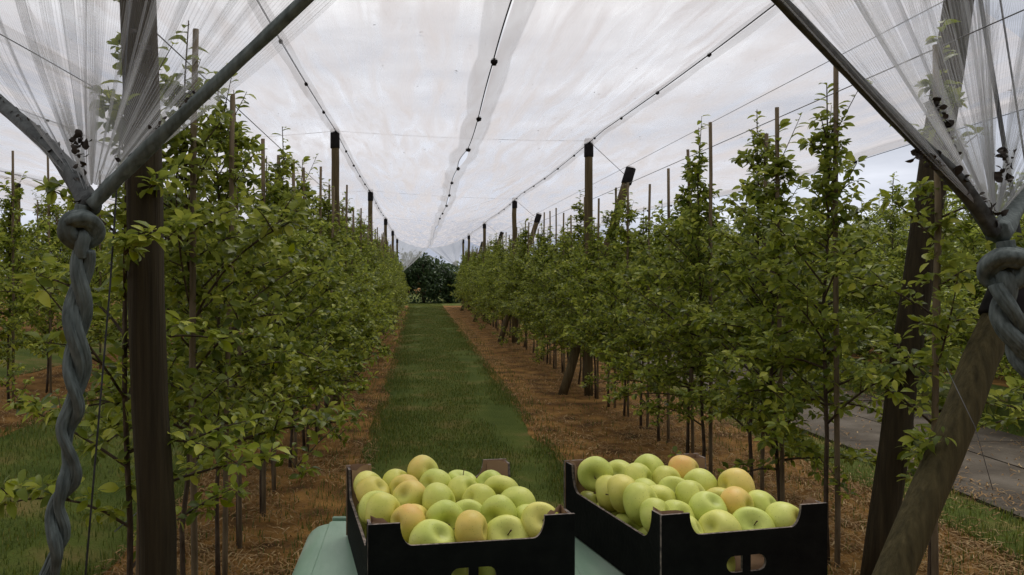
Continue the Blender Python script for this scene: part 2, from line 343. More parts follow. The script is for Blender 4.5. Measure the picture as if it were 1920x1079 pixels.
g1 = patchy(scatter(-0.5, 1.3, 4.0, 44, 140000, 0.012), -.6)
blades('grass', g1, 0.045, 0.006, M['grass'], 'short green grass growing along the main alley', 'grass')
g2 = patchy(scatter(-3.8, -1.7, 3.5, 30, 66000, 0.01), -.6)
blades('grass', g2, 0.055, 0.006, M['grass'], 'dark grass in the alley left of the thick post', 'grass')
g3 = np.concatenate([scatter(6.05, 8.5, 4, 30, 16000), scatter(3.4, 4.05, 3.5, 40, 15000, 0.01), scatter(2.9, 3.5, 3.5, 25, 2500)])
blades('grass', g3, 0.06, 0.006, M['grass'], 'thin grass on the verge along the concrete road', 'grass')
tufts = np.concatenate([scatter(-0.75, -0.35, 4, 30, 3500), scatter(1.15, 1.6, 4, 30, 4200), scatter(1.6, 3.3, 4, 20, 2600), scatter(-1.7, -0.7, 4, 20, 2200)])
blades('weeds', tufts, 0.05, 0.006, M['grass'], 'sparse weeds and grass tufts creeping into the brown mulch', 'weeds')
def litter(name, spots, ln, label):
    kk = np.sin(spots[:, 0] * 2.7 + 1.1 * np.sin(spots[:, 1] * 1.1)) + np.sin(spots[:, 1] * 1.9 - spots[:, 0]) + .7 * np.sin(spots[:, 1] * 4.7 + spots[:, 0] * 6)
    spots = spots[kk + rng.normal(0, 1.0, len(spots)) > -.5]
    N = len(spots); az = rng.uniform(0, 2 * math.pi, N); l = ln * rng.uniform(0.3, 1.4, N); w = rng.uniform(0.0018, 0.0045, N)
    d = np.stack([np.cos(az), np.sin(az), rng.normal(0.05, 0.18, N)], 1); s = np.stack([-np.sin(az), np.cos(az), np.zeros(N)], 1)
    c = spots + np.array([0, 0, 1.0]) * rng.uniform(0.004, 0.03, N)[:, None]
    b = rng.normal(0, 0.12, N)
    A = c - d * l[:, None] / 2; B = c + d * l[:, None] / 2; C = c + s * (b * l)[:, None] + np.array([0, 0, 0.012])
    V = np.stack([A - s * w[:, None], A + s * w[:, None], C - s * w[:, None], C + s * w[:, None], B - s * w[:, None], B + s * w[:, None]], 1).reshape(-1, 3)
    F = [q for i in (np.arange(N) * 6).tolist() for q in ((i, i + 1, i + 3, i + 2), (i + 2, i + 3, i + 5, i + 4))]
    return tag(obj(name, mesh(name, V, F, M['straw'], smooth=False)), label, 'mulch', kind='stuff')
litter('straw_litter', np.concatenate([scatter(1.2, 3.5, 3.6, 40, 42000), scatter(3.2, 4.1, 3.6, 14, 4000)]), 0.085, 'dry straw and clippings lying under the row beside the road')
litter('straw_litter', np.concatenate([scatter(-1.75, -0.38, 3.4, 40, 30000)]), 0.08, 'dry straw and clippings lying under the row with the twisted net tail')
litter('road_litter', np.concatenate([scatter(4.0, 4.35, 3.6, 25, 2500, .03), scatter(4.0, 6.0, 3.6, 25, 2200, .035), scatter(5.8, 6.6, 3.6, 25, 3000, .02)]), .06, 'blown straw and crumbs on the concrete road')
litter('straw_litter', scatter(-5.3, -3.7, 5, 25, 16000), 0.09, 'dry straw strip beneath the trees beyond the shaded alley')

road = tag(empty('road', (0, 0, 0)), 'pale concrete slab road beyond the outer tree row', 'road', kind='structure')
sv = mesh('slab', *box((0, 0, 0.02), (.99, 2.46, 0.05)), M['concrete'], smooth=False)
for i in range(20):
    for k in range(2):
        o = obj('slab', sv, road); o.location = (4.53 + k * 1.01, 1.5 + i * 2.5, -0.012 + random.uniform(-0.004, 0.006))
        o.rotation_euler = (random.uniform(-.003, .003), random.uniform(-.004, .004), random.uniform(-.004, .004))

# ------------------------------------------------------------------ apple trees
T_X = np.array([0, .12, .34, .34, .34, .60, .60, .60, .83, .83, .83, 1.0])
T_Y = np.array([0, 0, -.42, 0, .42, -.5, 0, .5, -.33, 0, .33, 0])
T_F = [(1, 3, 2), (1, 4, 3), (2, 3, 6, 5), (3, 4, 7, 6), (5, 6, 9, 8), (6, 7, 10, 9), (8, 9, 11), (9, 10, 11), (0, 1, 2), (0, 4, 1)]
def leaf_mesh(pos, d, n, ln, wd, curl, fold=0.35):
    pos = np.asarray(pos); d = np.asarray(d); n = np.asarray(n); N = len(pos)
    d = d / np.linalg.norm(d, axis=1)[:, None]; n = n - d * np.sum(n * d, 1)[:, None]; n /= np.linalg.norm(n, axis=1)[:, None] + 1e-9
    s = np.cross(d, n)
    ln = np.asarray(ln)[:, None]; wd = np.asarray(wd)[:, None]; curl = np.asarray(curl)[:, None]
    x = T_X[None] * ln; y = T_Y[None] * wd; z = np.abs(T_Y)[None] * wd * fold - curl * ln * (T_X[None] ** 2) + 0.10 * ln * T_X[None]
    V = pos[:, None, :] + x[..., None] * d[:, None] + y[..., None] * s[:, None] + z[..., None] * n[:, None]
    F = [tuple(b + k for k in q) for b in (np.arange(N) * 12).tolist() for q in T_F]
    return V.reshape(-1, 3), F
class LeafBag:
    def __init__(s): s.p = []; s.d = []; s.n = []; s.l = []; s.w = []; s.c = []
    def add(s, p, d, n, l, w, c): s.p.append(p); s.d.append(d); s.n.append(n); s.l.append(l); s.w.append(w); s.c.append(c)
    def rosette(s, p, axis, k, r, l0):
        for i in range(k):
            a = i * 2.4 + r.uniform(-.5, .5); el = r.uniform(-0.8, 0.85)
            d = np.array([math.cos(a) * math.cos(el), math.sin(a) * math.cos(el), math.sin(el)]) + 0.5 * axis
            l = l0 * r.uniform(0.65, 1.25)
            s.add(p + d * 0.012, d, np.array([r.normal(0, .55), r.normal(0, .55), 1.0]), l, l * r.uniform(0.42, 0.64), r.uniform(-0.05, 0.75))
    def mesh(s, name, m): 
        V, F = leaf_mesh(s.p, s.d, s.n, s.l, s.w, s.c)
        return mesh(name, V, F, m)
def build_tree(seed, H=2.7, zb=0.62, dense=1.0, spread=1.0):
    r = np.random.default_rng(seed); wood = []; bag = LeafBag()
    k = 12; tz = np.linspace(0, H, k); tp = np.stack([np.cumsum(r.normal(0, .012, k)), np.cumsum(r.normal(0, .012, k)), tz], 1); tp -= tp[0] * [1, 1, 0]
    wood.append(tube(tp, np.interp(tz, [0, .15, H * .6, H], [.017, .014, .009, .003]), 6))
    def on_trunk(z): return np.array([np.interp(z, tz, tp[:, 0]), np.interp(z, tz, tp[:, 1]), z])
    nb = int(46 * dense); az = r.uniform(0, 6.28)
    for i in range(nb):
        q = i / (nb - 1); z = zb + (H * 0.88 - zb) * q ** 0.95 + r.uniform(-.06, .06); az += 2.4 + r.normal(0, .35)
        Lb = spread * (0.075 + (0.44 * (1 - q * 1.25) ** 0.6 if q < .8 else 0.0) + .07 * (1 - q)) * r.uniform(0.6, 1.3)
        rise = r.uniform(0.1, 1.15) + 0.5 * q
        h = np.array([math.cos(az), math.sin(az), 0]); base = on_trunk(z)
        n = 6; t = np.linspace(0, 1, n)
        droop = r.uniform(0.1, 0.8) * (1 - q)
        bend = np.cross(h, [0, 0, 1]) * r.normal(0, .15)
        pts = base + np.outer(t * Lb, h) + np.outer(t ** 2 * Lb, bend) + np.outer(Lb * (rise * t - droop * t * t), [0, 0, 1.0])
        wood.append(tube(pts, np.linspace(.0075 - .003 * q, .0025, n), 4, cap=False))
        def along(t_): return np.array([np.interp(t_, t, pts[:, j]) for j in range(3)])
        ns = max(2, int(Lb / 0.040))
        for j in range(ns):
            t_ = (j + r.uniform(.3, 1)) / ns
            if t_ < 0.15 and r.random() < 0.6: continue
            p = along(min(t_, 1)); off = r.normal(0, .03, 3); off[2] = abs(off[2])
            bag.rosette(p + off, h * 0.3, int(r.integers(6, 10)), r, 0.053)
        for j in range(int(r.integers(1, 4)) if Lb > .3 else 1):           # side twigs
            t_ = r.uniform(.3, .95); p = along(t_); a2 = az + r.choice([-1, 1]) * r.uniform(.5, 1.2); l2 = Lb * r.uniform(.2, .45)
            dd = np.array([math.cos(a2), math.sin(a2), r.uniform(0.1, 0.9)]); e = p + dd * l2
            wood.append(tube([p, (p + e) / 2 + [0, 0, .01], e], [.004, .003, .0015], 4, cap=False))
            for w_ in np.linspace(.3, 1, max(2, int(l2 / .05))):
                bag.rosette(p + dd * l2 * w_, dd * .3, int(r.integers(5, 9)), r, 0.052)
        tipd = pts[-1] - pts[-2]; tipd /= np.linalg.norm(tipd); tipd = tipd + np.array([0, 0, .5])
        bag.rosette(pts[-1], tipd * .6, 9, r, 0.054)
    z = zb + 0.25                                                        # leaves and spurs along the leader
    while z < H:
        a = r.uniform(0, 6.28); p = on_trunk(z)
        if z < H * .8 and r.random() < .5: bag.rosette(p + [.03 * math.cos(a), .03 * math.sin(a), .01], np.zeros(3), 5, r, .058)
        else:
            el = r.uniform(.1, .9); l = r.uniform(.06, .095)
            bag.add(p, np.array([math.cos(a), math.sin(a), el]), np.array([0, 0, 1.0]) + r.normal(0, .25, 3), l, l * .52, r.uniform(.2, .7))
        z += r.uniform(.014, .034)
    for i in range(int(r.integers(2, 5))):                               # upright shoots beside the leader
        z0 = H * r.uniform(.72, .9); a = r.uniform(0, 6.28); l2 = r.uniform(.18, .4); p0 = on_trunk(z0)
        dd = np.array([math.cos(a) * .45, math.sin(a) * .45, .9]); pts = p0 + np.outer(np.linspace(0, l2, 4), dd)
        wood.append(tube(pts, [.004, .003, .0025, .0015], 4, cap=False))
        for t_ in np.arange(.1, 1.02, .03 / l2):
            a2 = r.uniform(0, 6.28); l = r.uniform(.05, .08)
            bag.add(p0 + dd * l2 * t_, np.array([math.cos(a2), math.sin(a2), r.uniform(0, .7)]), np.array([0, 0, 1.0]) + r.normal(0, .25, 3), l, l * .52, r.uniform(.2, .7))
    wv, wf = join(wood)
    return mesh('trunk', wv, wf, M['bark']), bag.mesh('crown', M['leaf'])
variants = [build_tree(11 + i, H=2.50 + 0.09 * (i % 4), zb=(0.52, 0.42, 0.60, 0.46)[i % 4], dense=1.0 + 0.08 * (i % 3)) for i in range(8)]
high = [build_tree(71 + i, H=2.75, zb=.80, dense=.9, spread=1.0) for i in range(3)]
sparse = [build_tree(91 + i, H=2.85, zb=.62, dense=.42, spread=.85) for i in range(2)]
bushy = [build_tree(51 + i, H=2.6 + .1 * i, zb=.28, dense=1.2, spread=1.7) for i in range(4)]
n_tree = [0]
def apple_tree(x, y, label, group, s=1.0, src=None):
    src = src or variants; t, c = src[int(rng.integers(len(src)))]
    o = empty('apple_tree', (x, y, gz(x) - 0.01), rng.uniform(0, 6.28)); o.scale = (s, s, s * rng.uniform(0.96, 1.05))
    obj('trunk', t, o); k = obj('crown', c, o); k['kind'] = 'stuff'
    tag(o, label, 'apple tree', group); n_tree[0] += 1
    return o
stake_me = [mesh('stake', *tube(np.stack([np.cumsum(rng.normal(0, .004, 8)), np.cumsum(rng.normal(0, .004, 8)), np.linspace(-.1, 2.82, 8)], 1), np.linspace(.015, .0135, 8), 8), M['stake']) for _ in range(4)]
def stake(x, y, label, group, h=1.0, tilt=(0, 0)):
    o = obj('wooden_stake', stake_me[int(rng.integers(4))]); o.location = (x, y, gz(x)); o.scale = (1, 1, h)
    o.rotation_euler = (tilt[0] + rng.normal(0, .008), tilt[1] + rng.normal(0, .008), rng.uniform(0, 6))
    return tag(o, label, 'stake', group)
def row(X, ylist, where, gtree, gstake, s=1.0, far=16, src=None):
    for i, y in enumerate(ylist):
        x = X + rng.normal(0, .03)
        if i < far:
            lt = f'{ORD[i]} young apple tree from the near end of {where}'; ls = f'{ORD[i]} thin wooden stake from the near end of {where}'
        else:
            b_ = 'before its third capped post' if y < 26 else ('between its third and fourth capped posts' if y < 34 else 'past its fourth capped post')
            lt = f'small apple tree in {where}, {b_}'; ls = f'thin stake in {where}, {b_}'
        apple_tree(x, y, lt, gtree, s * rng.uniform(.94, 1.06), sparse if (i == 0 and X > -2) else (high if y < 5.0 else src)); stake(x + rng.normal(0.035, .02), y - rng.uniform(.03, .07), ls, gstake, rng.uniform(.90, 1.02))
left_y = [2.92, 3.62, 4.24, 4.88, 5.52, 6.15] + list(np.arange(6.82, 41.2, 0.68))
right_y = [3.66, 4.56, 5.12, 5.8, 6.5, 7.1, 7.9] + list(np.arange(8.6, 41.2, 0.68))
row(-1.06, left_y, 'the thick-post row', 'apple trees in the row behind the thick post', 'stakes in the row behind the thick post')
row(2.38, right_y, 'the roadside row', 'apple trees in the row beside the road', 'stakes in the row beside the road')
row(-4.4, list(np.arange(6.9, 22, 0.85)), 'the row beyond the shaded alley', 'apple trees beyond the shaded alley', 'stakes beyond the shaded alley', 1.0)
row(-7.75, list(np.arange(11.5, 28, 0.95)), 'the third row out', 'apple trees in the third row out', 'stakes in the third row out', 1.0)
for rowi, (X, y0, y1) in enumerate(((6.95, 4.4, 40), (9.6, 6, 42), (12.6, 8, 42))):
    for i, y in enumerate(np.arange(y0, y1, 0.8)):
        w = ('the first row across the road', 'the second row across the road', 'the third row across the road')[rowi]
        apple_tree(X + rng.normal(0, .05), y, f'{ORD[i]} bushy apple tree from the near end of {w}' if i < 16 else f'small apple tree far along {w}', 'apple trees across the road', 1.08 * rng.uniform(.94, 1.08), bushy)

# ------------------------------------------------------------------ far trees
def bush(loc, rx, ry, h, n, m, name, label, leafl=0.16, seed=1, cat='tree'):
    r = np.random.default_rng(seed); bag = LeafBag(); o = empty(name, loc)
    lob = [(r.uniform(-.6, .6) * rx, r.uniform(-.6, .6) * ry, r.uniform(.12, .78) * h, r.uniform(.28, .45)) for _ in range(12)] + [(0, 0, .5 * h, .5), (-.3 * rx, 0, .2 * h, .5), (.3 * rx, 0, .2 * h, .5)]
    for i in range(n):
        cx, cy, cz, rr = lob[int(r.integers(len(lob)))]
        d = r.normal(0, 1, 3); d /= np.linalg.norm(d); q = r.uniform(.55, 1.03)
        p = np.array([cx + d[0] * rr * rx * q, cy + d[1] * rr * ry * q, max(.05, cz + d[2] * rr * h * .55 * q)])
        l = leafl * r.uniform(.6, 1.3); dd = d + r.normal(0, .6, 3); dd[2] -= .3
        bag.add(p, dd, d + np.array([0, 0, .8]) + r.normal(0, .3, 3), l, l * .55, r.uniform(0, .4))
    k = obj('crown', bag.mesh('crown', m), o); k['kind'] = 'stuff'
    parts = [tube([(0, 0, 0), (.03, 0, h * .3), (-.05, .05, h * .7)], [h * .035, h * .028, h * .01], 7)]
    for a in range(5): parts.append(tube([(0, 0, h * .25), (math.cos(a * 1.3) * rx * .4, math.sin(a * 1.3) * ry * .4, h * .6)], [h * .016, h * .006], 5))
    obj('trunk', mesh('trunk', *join(parts), M['bark']), o)
    return tag(o, label, cat)
bush((0.35, 46.0, 0), 1.75, 1.3, 3.35, 6500, M['darkleaf'], 'broadleaf_tree', 'dark rounded tree closing the far end of the grass alley', seed=3)
bush((1.75, 46.6, 0), 1.25, 1.0, 2.4, 3600, M['darkleaf'], 'broadleaf_tree', 'lower dark bush beside the rounded tree at the alley end', seed=5)
bush((-2.6, 52, 0), 3.0, 2.0, 4.3, 2600, M['darkleaf'], 'broadleaf_tree', 'dark tree seen through the net behind the far posts', .24, 7)
def treeline():
    r = np.random.default_rng(21); bag = LeafBag()
    for i in range(15000):
        x = r.uniform(-75, 80); y = 72 + r.uniform(0, 5)
        top = 3.6 + 1.1 * math.sin(x * .31) + .8 * math.sin(x * .83 + 1) + .5 * math.sin(x * 2.1)
        if -2 < x < 9: top *= .62
        z = top * r.random() ** .6; l = .55 * r.uniform(.5, 1.2); d = r.normal(0, 1, 3)
        bag.add(np.array([x, y, z]), d, np.array([0, -.6, .8]) + r.normal(0, .5, 3), l, l * .7, .2)
    tag(obj('treeline', bag.mesh('treeline', M['darkleaf'])), 'distant dark wood edge along the horizon', 'treeline', kind='stuff')
treeline()

# ------------------------------------------------------------------ posts
def net_post(base, top, r, m, label, group=None, cap=True, cracks=0):
    base = np.array(base, float); top = np.array(top, float); o = empty('net_post', base)
    n = 10; pts = np.linspace(0, 1, n)[:, None] * (top - base); pts[1:-1] += rng.normal(0, .004, (n - 2, 3))
    ph = rng.uniform(0, 6, 3)
    obj('pole', mesh('pole', *tube(pts, np.linspace(r * 1.04, r * .96, n), 20, prof=lambda i, a: 1 + .025 * math.sin(2 * a + ph[0] + i * .2) + .02 * math.sin(5 * a + ph[1])), m), o)
    if cap:
        d = (top - base) / np.linalg.norm(top - base); t = top - base
        obj('cap', mesh('cap', *tube([t - d * .22, t - d * .21, t + d * .012, t + d * .03], [r * 1.10, r * 1.16, r * 1.12, r * .85], 18), M['cap']), o)
    return tag(o, label, 'post', group)
HP = HC + 1.82
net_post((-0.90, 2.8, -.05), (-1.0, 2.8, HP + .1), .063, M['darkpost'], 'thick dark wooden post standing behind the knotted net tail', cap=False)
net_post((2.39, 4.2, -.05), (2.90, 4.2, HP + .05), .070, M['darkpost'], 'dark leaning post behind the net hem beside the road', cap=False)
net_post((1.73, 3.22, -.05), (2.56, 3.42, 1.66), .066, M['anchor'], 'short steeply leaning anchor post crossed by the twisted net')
GP = 'capped posts carrying the hail net'
for i, y in enumerate((10.15, 17.4, 25.9, 33.0, 40.6)):
    net_post((-1.03, y, -.05), (-1.03 + rng.normal(0, .02), y, HP), .052, M['post'], f'{ORD[i]} black-capped net post rising from the row behind the thick post', GP)
for i, y in enumerate((10.9, 19.3, 27.9, 36.2, 41.2)):
    net_post((2.33, y, -.05), (2.33 + rng.normal(0, .02), y, HP), .055, M['post'], f'{ORD[i]} upright black-capped net post in the row beside the road', GP)
    if i < 4:
        net_post((1.98, y + .1, -.05), (2.97, y + .25, HC + 1.47), .062, M['post'], f'{ORD[i]} slanted bracing post propped through the row beside the road', 'slanted bracing posts')
for X in (-4.4, -7.75):
    w = 'the row beyond the shaded alley' if X > -5 else 'the third row out'
    for i, y in enumerate((15.5, 23.5, 31.5, 39.5)):
        net_post((X, y, gz(X)), (X, y, HP + .1), .052, M['post'], f'{ORD[i]} net post of {w}', GP)

# ------------------------------------------------------------------ wires
def wire(name, pts, r, label, cat='wire', m='wire', group=None):
    return tag(obj(name, mesh(name, *tube(pts, r, 5), M[m])), label, cat, group)
def span(a, b, sag, n=14):
    a = np.array(a, float); b = np.array(b, float); t = np.linspace(0, 1, n)
    p = a + t[:, None] * (b - a); p[:, 2] -= sag * 4 * t * (1 - t); return p
wire('support_wire', span((2.36, 3.0, HC + 1.03), (2.36, 41, HC + 1.03), .02, 30), .003, 'thin wire tying the stake tops of the row beside the road')
wire('support_wire', span((2.50, 3.0, HC + 1.30), (2.50, 41, HC + 1.30), .02, 30), .0022, 'finer wire just above the stake tops beside the road')
wire('support_wire', span((-1.06, 2.8, HC + .98), (-1.06, 41, HC + .98), .02, 30), .003, 'thin wire along the stakes of the row behind the thick post')
wire('support_wire', span((-1.06, 2.8, .75), (-1.06, 41, .75), .02, 30), .0025, 'low wire through the branches behind the thick post')
wire('support_wire', span((2.36, 4.2, HC + .0), (2.36, 41, HC + .0), .02, 30), .0025, 'waist-high wire threaded through the row beside the road')
for i, (yl, yr) in enumerate(((10.15, 10.9), (17.4, 19.3), (25.9, 27.9), (33.0, 36.2))):
    wire('cross_wire', span((-1.03, yl, HP), (2.33, yr, HP), .03), .0028, f'{ORD[i]} cross wire spanning the alley between opposite post tops', group='cross wires')
    wire('brace_wire', span((2.33, yr, HP), (2.92, yr + .25, HC + 1.36), .0), .004, f'{ORD[i]} short wire from an upright post top to its slanted brace', group='brace wires')
    wire('brace_wire', span((-1.03, yl, HP), (-4.4, yl + 1, HP), .03), .0028, f'{ORD[i]} cross wire running outward over the shaded alley', group='outer cross wires')
wire('guy_cable', [(-.95, 2.72, 3.0), (-.985, 2.56, 1.6), (-1.06, 2.4, 0)], .0032, 'dark guy cable slanting down past the knotted net tail', m='cord')
wire('guy_cable', [(2.86, 4.12, 3.3), (2.92, 3.85, 1.7), (2.99, 3.55, 0)], .011, 'thick dark guy cable beside the leaning post near the road', m='cord')
wire('guy_cable', [(2.95, 4.12, 3.4), (3.0, 3.85, 1.7), (3.06, 3.5, 0)], .005, 'thin guy cable outermost beside the leaning post')
wire('twine', [at(1775, 690, 3.05), at(1828, 800, 3.0), at(1862, 920, 2.95)], .0014, 'pale thin twine hanging beside the anchor post')
for i, h in enumerate((1.25, .95)):
    wire('road_wire', span((8.3, 4, HC + h), (8.3, 42, HC + h), .05, 20), .005, ('upper', 'lower')[i] + ' wire stretched above the orchard across the road')

# ------------------------------------------------------------------ hail net roof
def sm(x, y, s):
    return (math.sin(x * 2.3 + y * 0.7 + s) + math.sin(x * 1.1 - y * 1.3 + 2 * s) + .6 * math.sin(y * 2.9 + x * 3.7 + s * 3) + .4 * math.sin(y * 5.3 - x * 2.2 + s)) / 3
def seam_x(X, y):
    return X + (-.09 * math.exp(-(y - 2) / 8) if abs(X - .56) < .1 else 0) + .02 * math.sin(y * .9 + X)
class Edge:                                  # a long edge of the roof: a wire on the posts or a valley seam
    def __init__(s, X, H, y0, kind, y1=41.0): s.X, s.H, s.y0, s.kind, s.y1 = X, H, y0, kind, y1
    def p(s, y):
        if s.kind == 'wire':
            return np.array([s.X, y, HC + s.H - .05 * abs(math.sin(math.pi * (y - 2.2) / 7.8))])
        if s.kind == 'seam':
            return np.array([seam_x(s.X, y), y, HC + s.H + .03 * math.sin(y * .6 + s.X)])
        return np.array([s.X + .04 * math.sin(y * .8), y, HC + s.H + .05 * math.sin(y * .5)])
SPC = 1.75
def gap(e, y, seed):
    k = math.floor((y - 1.5) / SPC); w = abs(math.sin(math.pi * (y - 1.5) / SPC))
    a = (0.0, .004, .002, .0, .034, .004, .0, .012)[k % 8]
    return .002 + a * w
def roof(e0, e1, label, seed, nv=150, nu=14):
    o = empty('hail_net', ((e0.X + e1.X) / 2, 3, 0)); off = np.array(o.location); side = 1 if e1.X > e0.X else -1
    V = []; 
    for j in range(nv + 1):
        t = (j / nv) ** 1.5
        ya = e0.y0 + (e0.y1 - e0.y0) * t; yb = e1.y0 + (e1.y1 - e1.y0) * t
        a, b = e0.p(ya), e1.p(yb)
        if e1.kind == 'seam': b = b - np.array([side * gap(e1, yb, seed), 0, 0])
        for i in range(nu + 1):
            u = i / nu; p = a + u * (b - a); w = 4 * u * (1 - u)
            p[2] += -.09 * w + .04 * w * sm(p[0] * 2, p[1], seed) + .024 * w * sm(p[0] * 7 + p[1] * 2, p[1] * 2.1, seed + 2)
            V.append(p - off)
    F = [(j * (nu + 1) + i, j * (nu + 1) + i + 1, (j + 1) * (nu + 1) + i + 1, (j + 1) * (nu + 1) + i) for j in range(nv) for i in range(nu)]
    obj('netting', mesh('netting', V, F, M['net']), o)
    for e, sgn, wd in ((e0, 1, .06), (e1, -1, .125)):
        V = []; n = 190; ys = e.y0 + (e.y1 - e.y0) * np.linspace(0, 1, n) ** 1.4
        q = e1 if e is e0 else e0
        for y in ys:
            c = e.p(y); d = sgn * side
            g = gap(e, y, seed) if e.kind == 'seam' else .012
            w_ = wd * (1 + .05 * math.sin(y * 3.6 + seed) * (e.kind == 'seam') + .22 * abs(math.sin(math.pi * (y - 1.5) / SPC)) - .2)
            slope = (q.H - e.H) / abs(q.X - e.X)
            for k in (0, .5, 1.0): V.append(c + np.array([d * (g + w_ * k), 0, slope * (g + w_ * k) - .012 - .01 * math.sin(k * 3.1)]) - off)
        F = [(j * 3 + i, j * 3 + i + 1, j * 3 + i + 4, j * 3 + i + 3) for j in range(n - 1) for i in range(2)]
        obj('hem_band', mesh('hem_band', V, F, M['hem']), o)
        if e.kind == 'seam' and side < 0: continue
        cordp = []
        for y in ys[::1]:
            c = e.p(y); cordp.append(c + np.array([sgn * side * (gap(e, y, seed) + .004 if e.kind == 'seam' else .004), 0, -.012]) - off)
        obj('cord', mesh('cord', *tube(cordp, .0042 if e.kind == 'seam' else .003, 4), M['cord']), o)
        if e is e0 and e.kind == 'seam': continue
        y = 1.5 + SPC * math.ceil((e.y0 - 1.5) / SPC) + .01
        step = SPC if e.kind == 'seam' else 1.38
        while y < e.y1 - .5 and y < (20 if e.kind == 'seam' else 24):
            if not (e.kind == 'seam' and side < 0):
                c = e.p(y) - off; me = clip_big if e.kind == 'seam' else clip_small
                k = obj('net_clip', me, o); k.location = c + np.array([0, 0, -.015]); k.rotation_euler = (rng.normal(0, .2), rng.normal(0, .2), rng.normal(0, .3))
            y += step
    if seed < 5:
        bag = LeafBag(); r = np.random.default_rng(200 + seed)
        for i in range(70):
            y = r.uniform(4.5, 20) if i else 6; u = r.uniform(.08, .92); a, b = e0.p(y), e1.p(y); p = a + u * (b - a); p[2] += -.09 * 4 * u * (1 - u) + .02
            l = r.uniform(.012, .035); bag.add(p - off, np.array([r.normal(), r.normal(), 0]), np.array([r.normal(0, .3), r.normal(0, .3), 1]), l, l * r.uniform(.2, .6), .2)
        k = obj('dead_leaves', bag.mesh('dead_leaves', M['deadleaf']), o); k['kind'] = 'stuff'
    return tag(o, label, 'hail net')
def clip_mesh(s):
    parts = [tube([(0, -s, 0), (0, -s * .8, 0), (0, s * .8, 0), (0, s, 0)], [s * .5, s * .72, s * .72, s * .5], 8),
             tube([(-s * .8, 0, 0), (-s * .6, 0, 0), (s * .6, 0, 0), (s * .8, 0, 0)], [s * .35, s * .5, s * .5, s * .35], 8), box((0, 0, -s * .4), (s * .9, s * 1.2, s * .8))]
    return mesh('net_clip', *join(parts), M['cap'], smooth=False)
clip_big, clip_small = clip_mesh(.027), clip_mesh(.020)
W1 = Edge(-1.03, 1.82, 2.8, 'wire'); S1 = Edge(.56, 1.36, 2.0, 'seam'); W2 = Edge(2.33, 1.82, 4.1, 'wire'); E2 = Edge(4.25, 1.14, 4.9, 'hem')
S2 = Edge(-2.72, 1.56, 4.8, 'seam'); W3 = Edge(-4.4, 1.86, 5.2, 'wire'); S3 = Edge(-6.15, 1.52, 7.0, 'seam'); W4 = Edge(-7.75, 1.9, 8.0, 'wire'); E4 = Edge(-9.6, 1.55, 9.0, 'seam')
roof(W1, S1, 'pale hail net over the alley between thick-post row and clipped seam', 1)
roof(W2, S1, 'pale hail net over the alley between clipped seam and roadside row', 2)
roof(W2, E2, 'outer hail net sloping from the roadside posts towards the road', 3)
roof(W1, S2, 'hail net over the near half of the shaded alley', 4)
roof(W3, S2, 'hail net over the far half of the shaded alley', 5)
roof(W3, S3, 'hail net beyond the row with bare trunks', 6)
roof(W4, S3, 'hail net joining the third row out', 7)
roof(W4, E4, 'outermost hail net past the third row', 8)

# ------------------------------------------------------------------ gathered net ends
def fan(parent, K, C, seed, width, amp=.05, m='fan', t0=0.03, smin=0.0, smax=1.0, n=110, rows=26, name='gathered_sheet', push=0.0):
    """sheet from the gathered point K up to the curve C"""
    off = np.array(parent.location); V = []; UV = []
    r = np.random.default_rng(seed); ph = r.uniform(0, 6.28, 5); fr = (7, 13, 23, 37, 61); am = (1, .7, .5, .3, .15)
    tot = len(C) - 1
    for j in range(rows + 1):
        t = t0 + (1 - t0) * (j / rows)
        for i in range(n + 1):
            s = smin + (smax - smin) * i / n; q = s * tot; a = min(int(q), tot - 1); c = C[a] + (C[a + 1] - C[a]) * (q - a)
            d = c - K; p = K + d * t
            nrm = np.cross(d, C[-1] - C[0]); nrm /= np.linalg.norm(nrm) + 1e-9
            w = sum(am[k] * math.sin(fr[k] * s * 2.2 + ph[k] + .6 * t * (k % 2)) for k in range(5))
            tw = (t * (1.0 - t) * 3.2 + .12 * t * (1 - t ** 6)) 
            p = p + nrm * (amp * w * tw * (.4 + .6 * t) + push)
            p[2] -= .06 * math.sin(math.pi * t) * (.3 + .7 * abs(math.sin(s * 9 + ph[1])))
            V.append(p - off); UV.append((s * width / .0095, t))
    F = [(j * (n + 1) + i, j * (n + 1) + i + 1, (j + 1) * (n + 1) + i + 1, (j + 1) * (n + 1) + i) for j in range(rows) for i in range(n)]
    return obj(name, mesh(name, V, F, M[m], uv=UV), parent)
def roof_front(e0, e1, n=40):
    out = []
    for i in range(n + 1):
        u = i / n; a, b = e0.p(e0.y0), e1.p(e1.y0); p = a + u * (b - a); p[2] -= .09 * 4 * u * (1 - u); out.append(p)
    return np.array(out)
def rolled(parent, pts, r0, r1, m, seed, n=40):
    off = np.array(parent.location); p = spline(pts, n) - off; r = np.random.default_rng(seed); ph = r.uniform(0, 6, 4)
    rad = np.linspace(r0, r1, n) * (1 + .06 * np.sin(np.linspace(0, 17, n) + ph[3]) + r.normal(0, .02, n))
    return obj('rolled_hem', mesh('rolled_hem', *tube(p, rad, 18, prof=lambda i, a: 1 + .10 * math.sin(3 * a + i * .35 + ph[0]) + .07 * math.sin(7 * a - i * .5 + ph[1])), M[m]), parent)
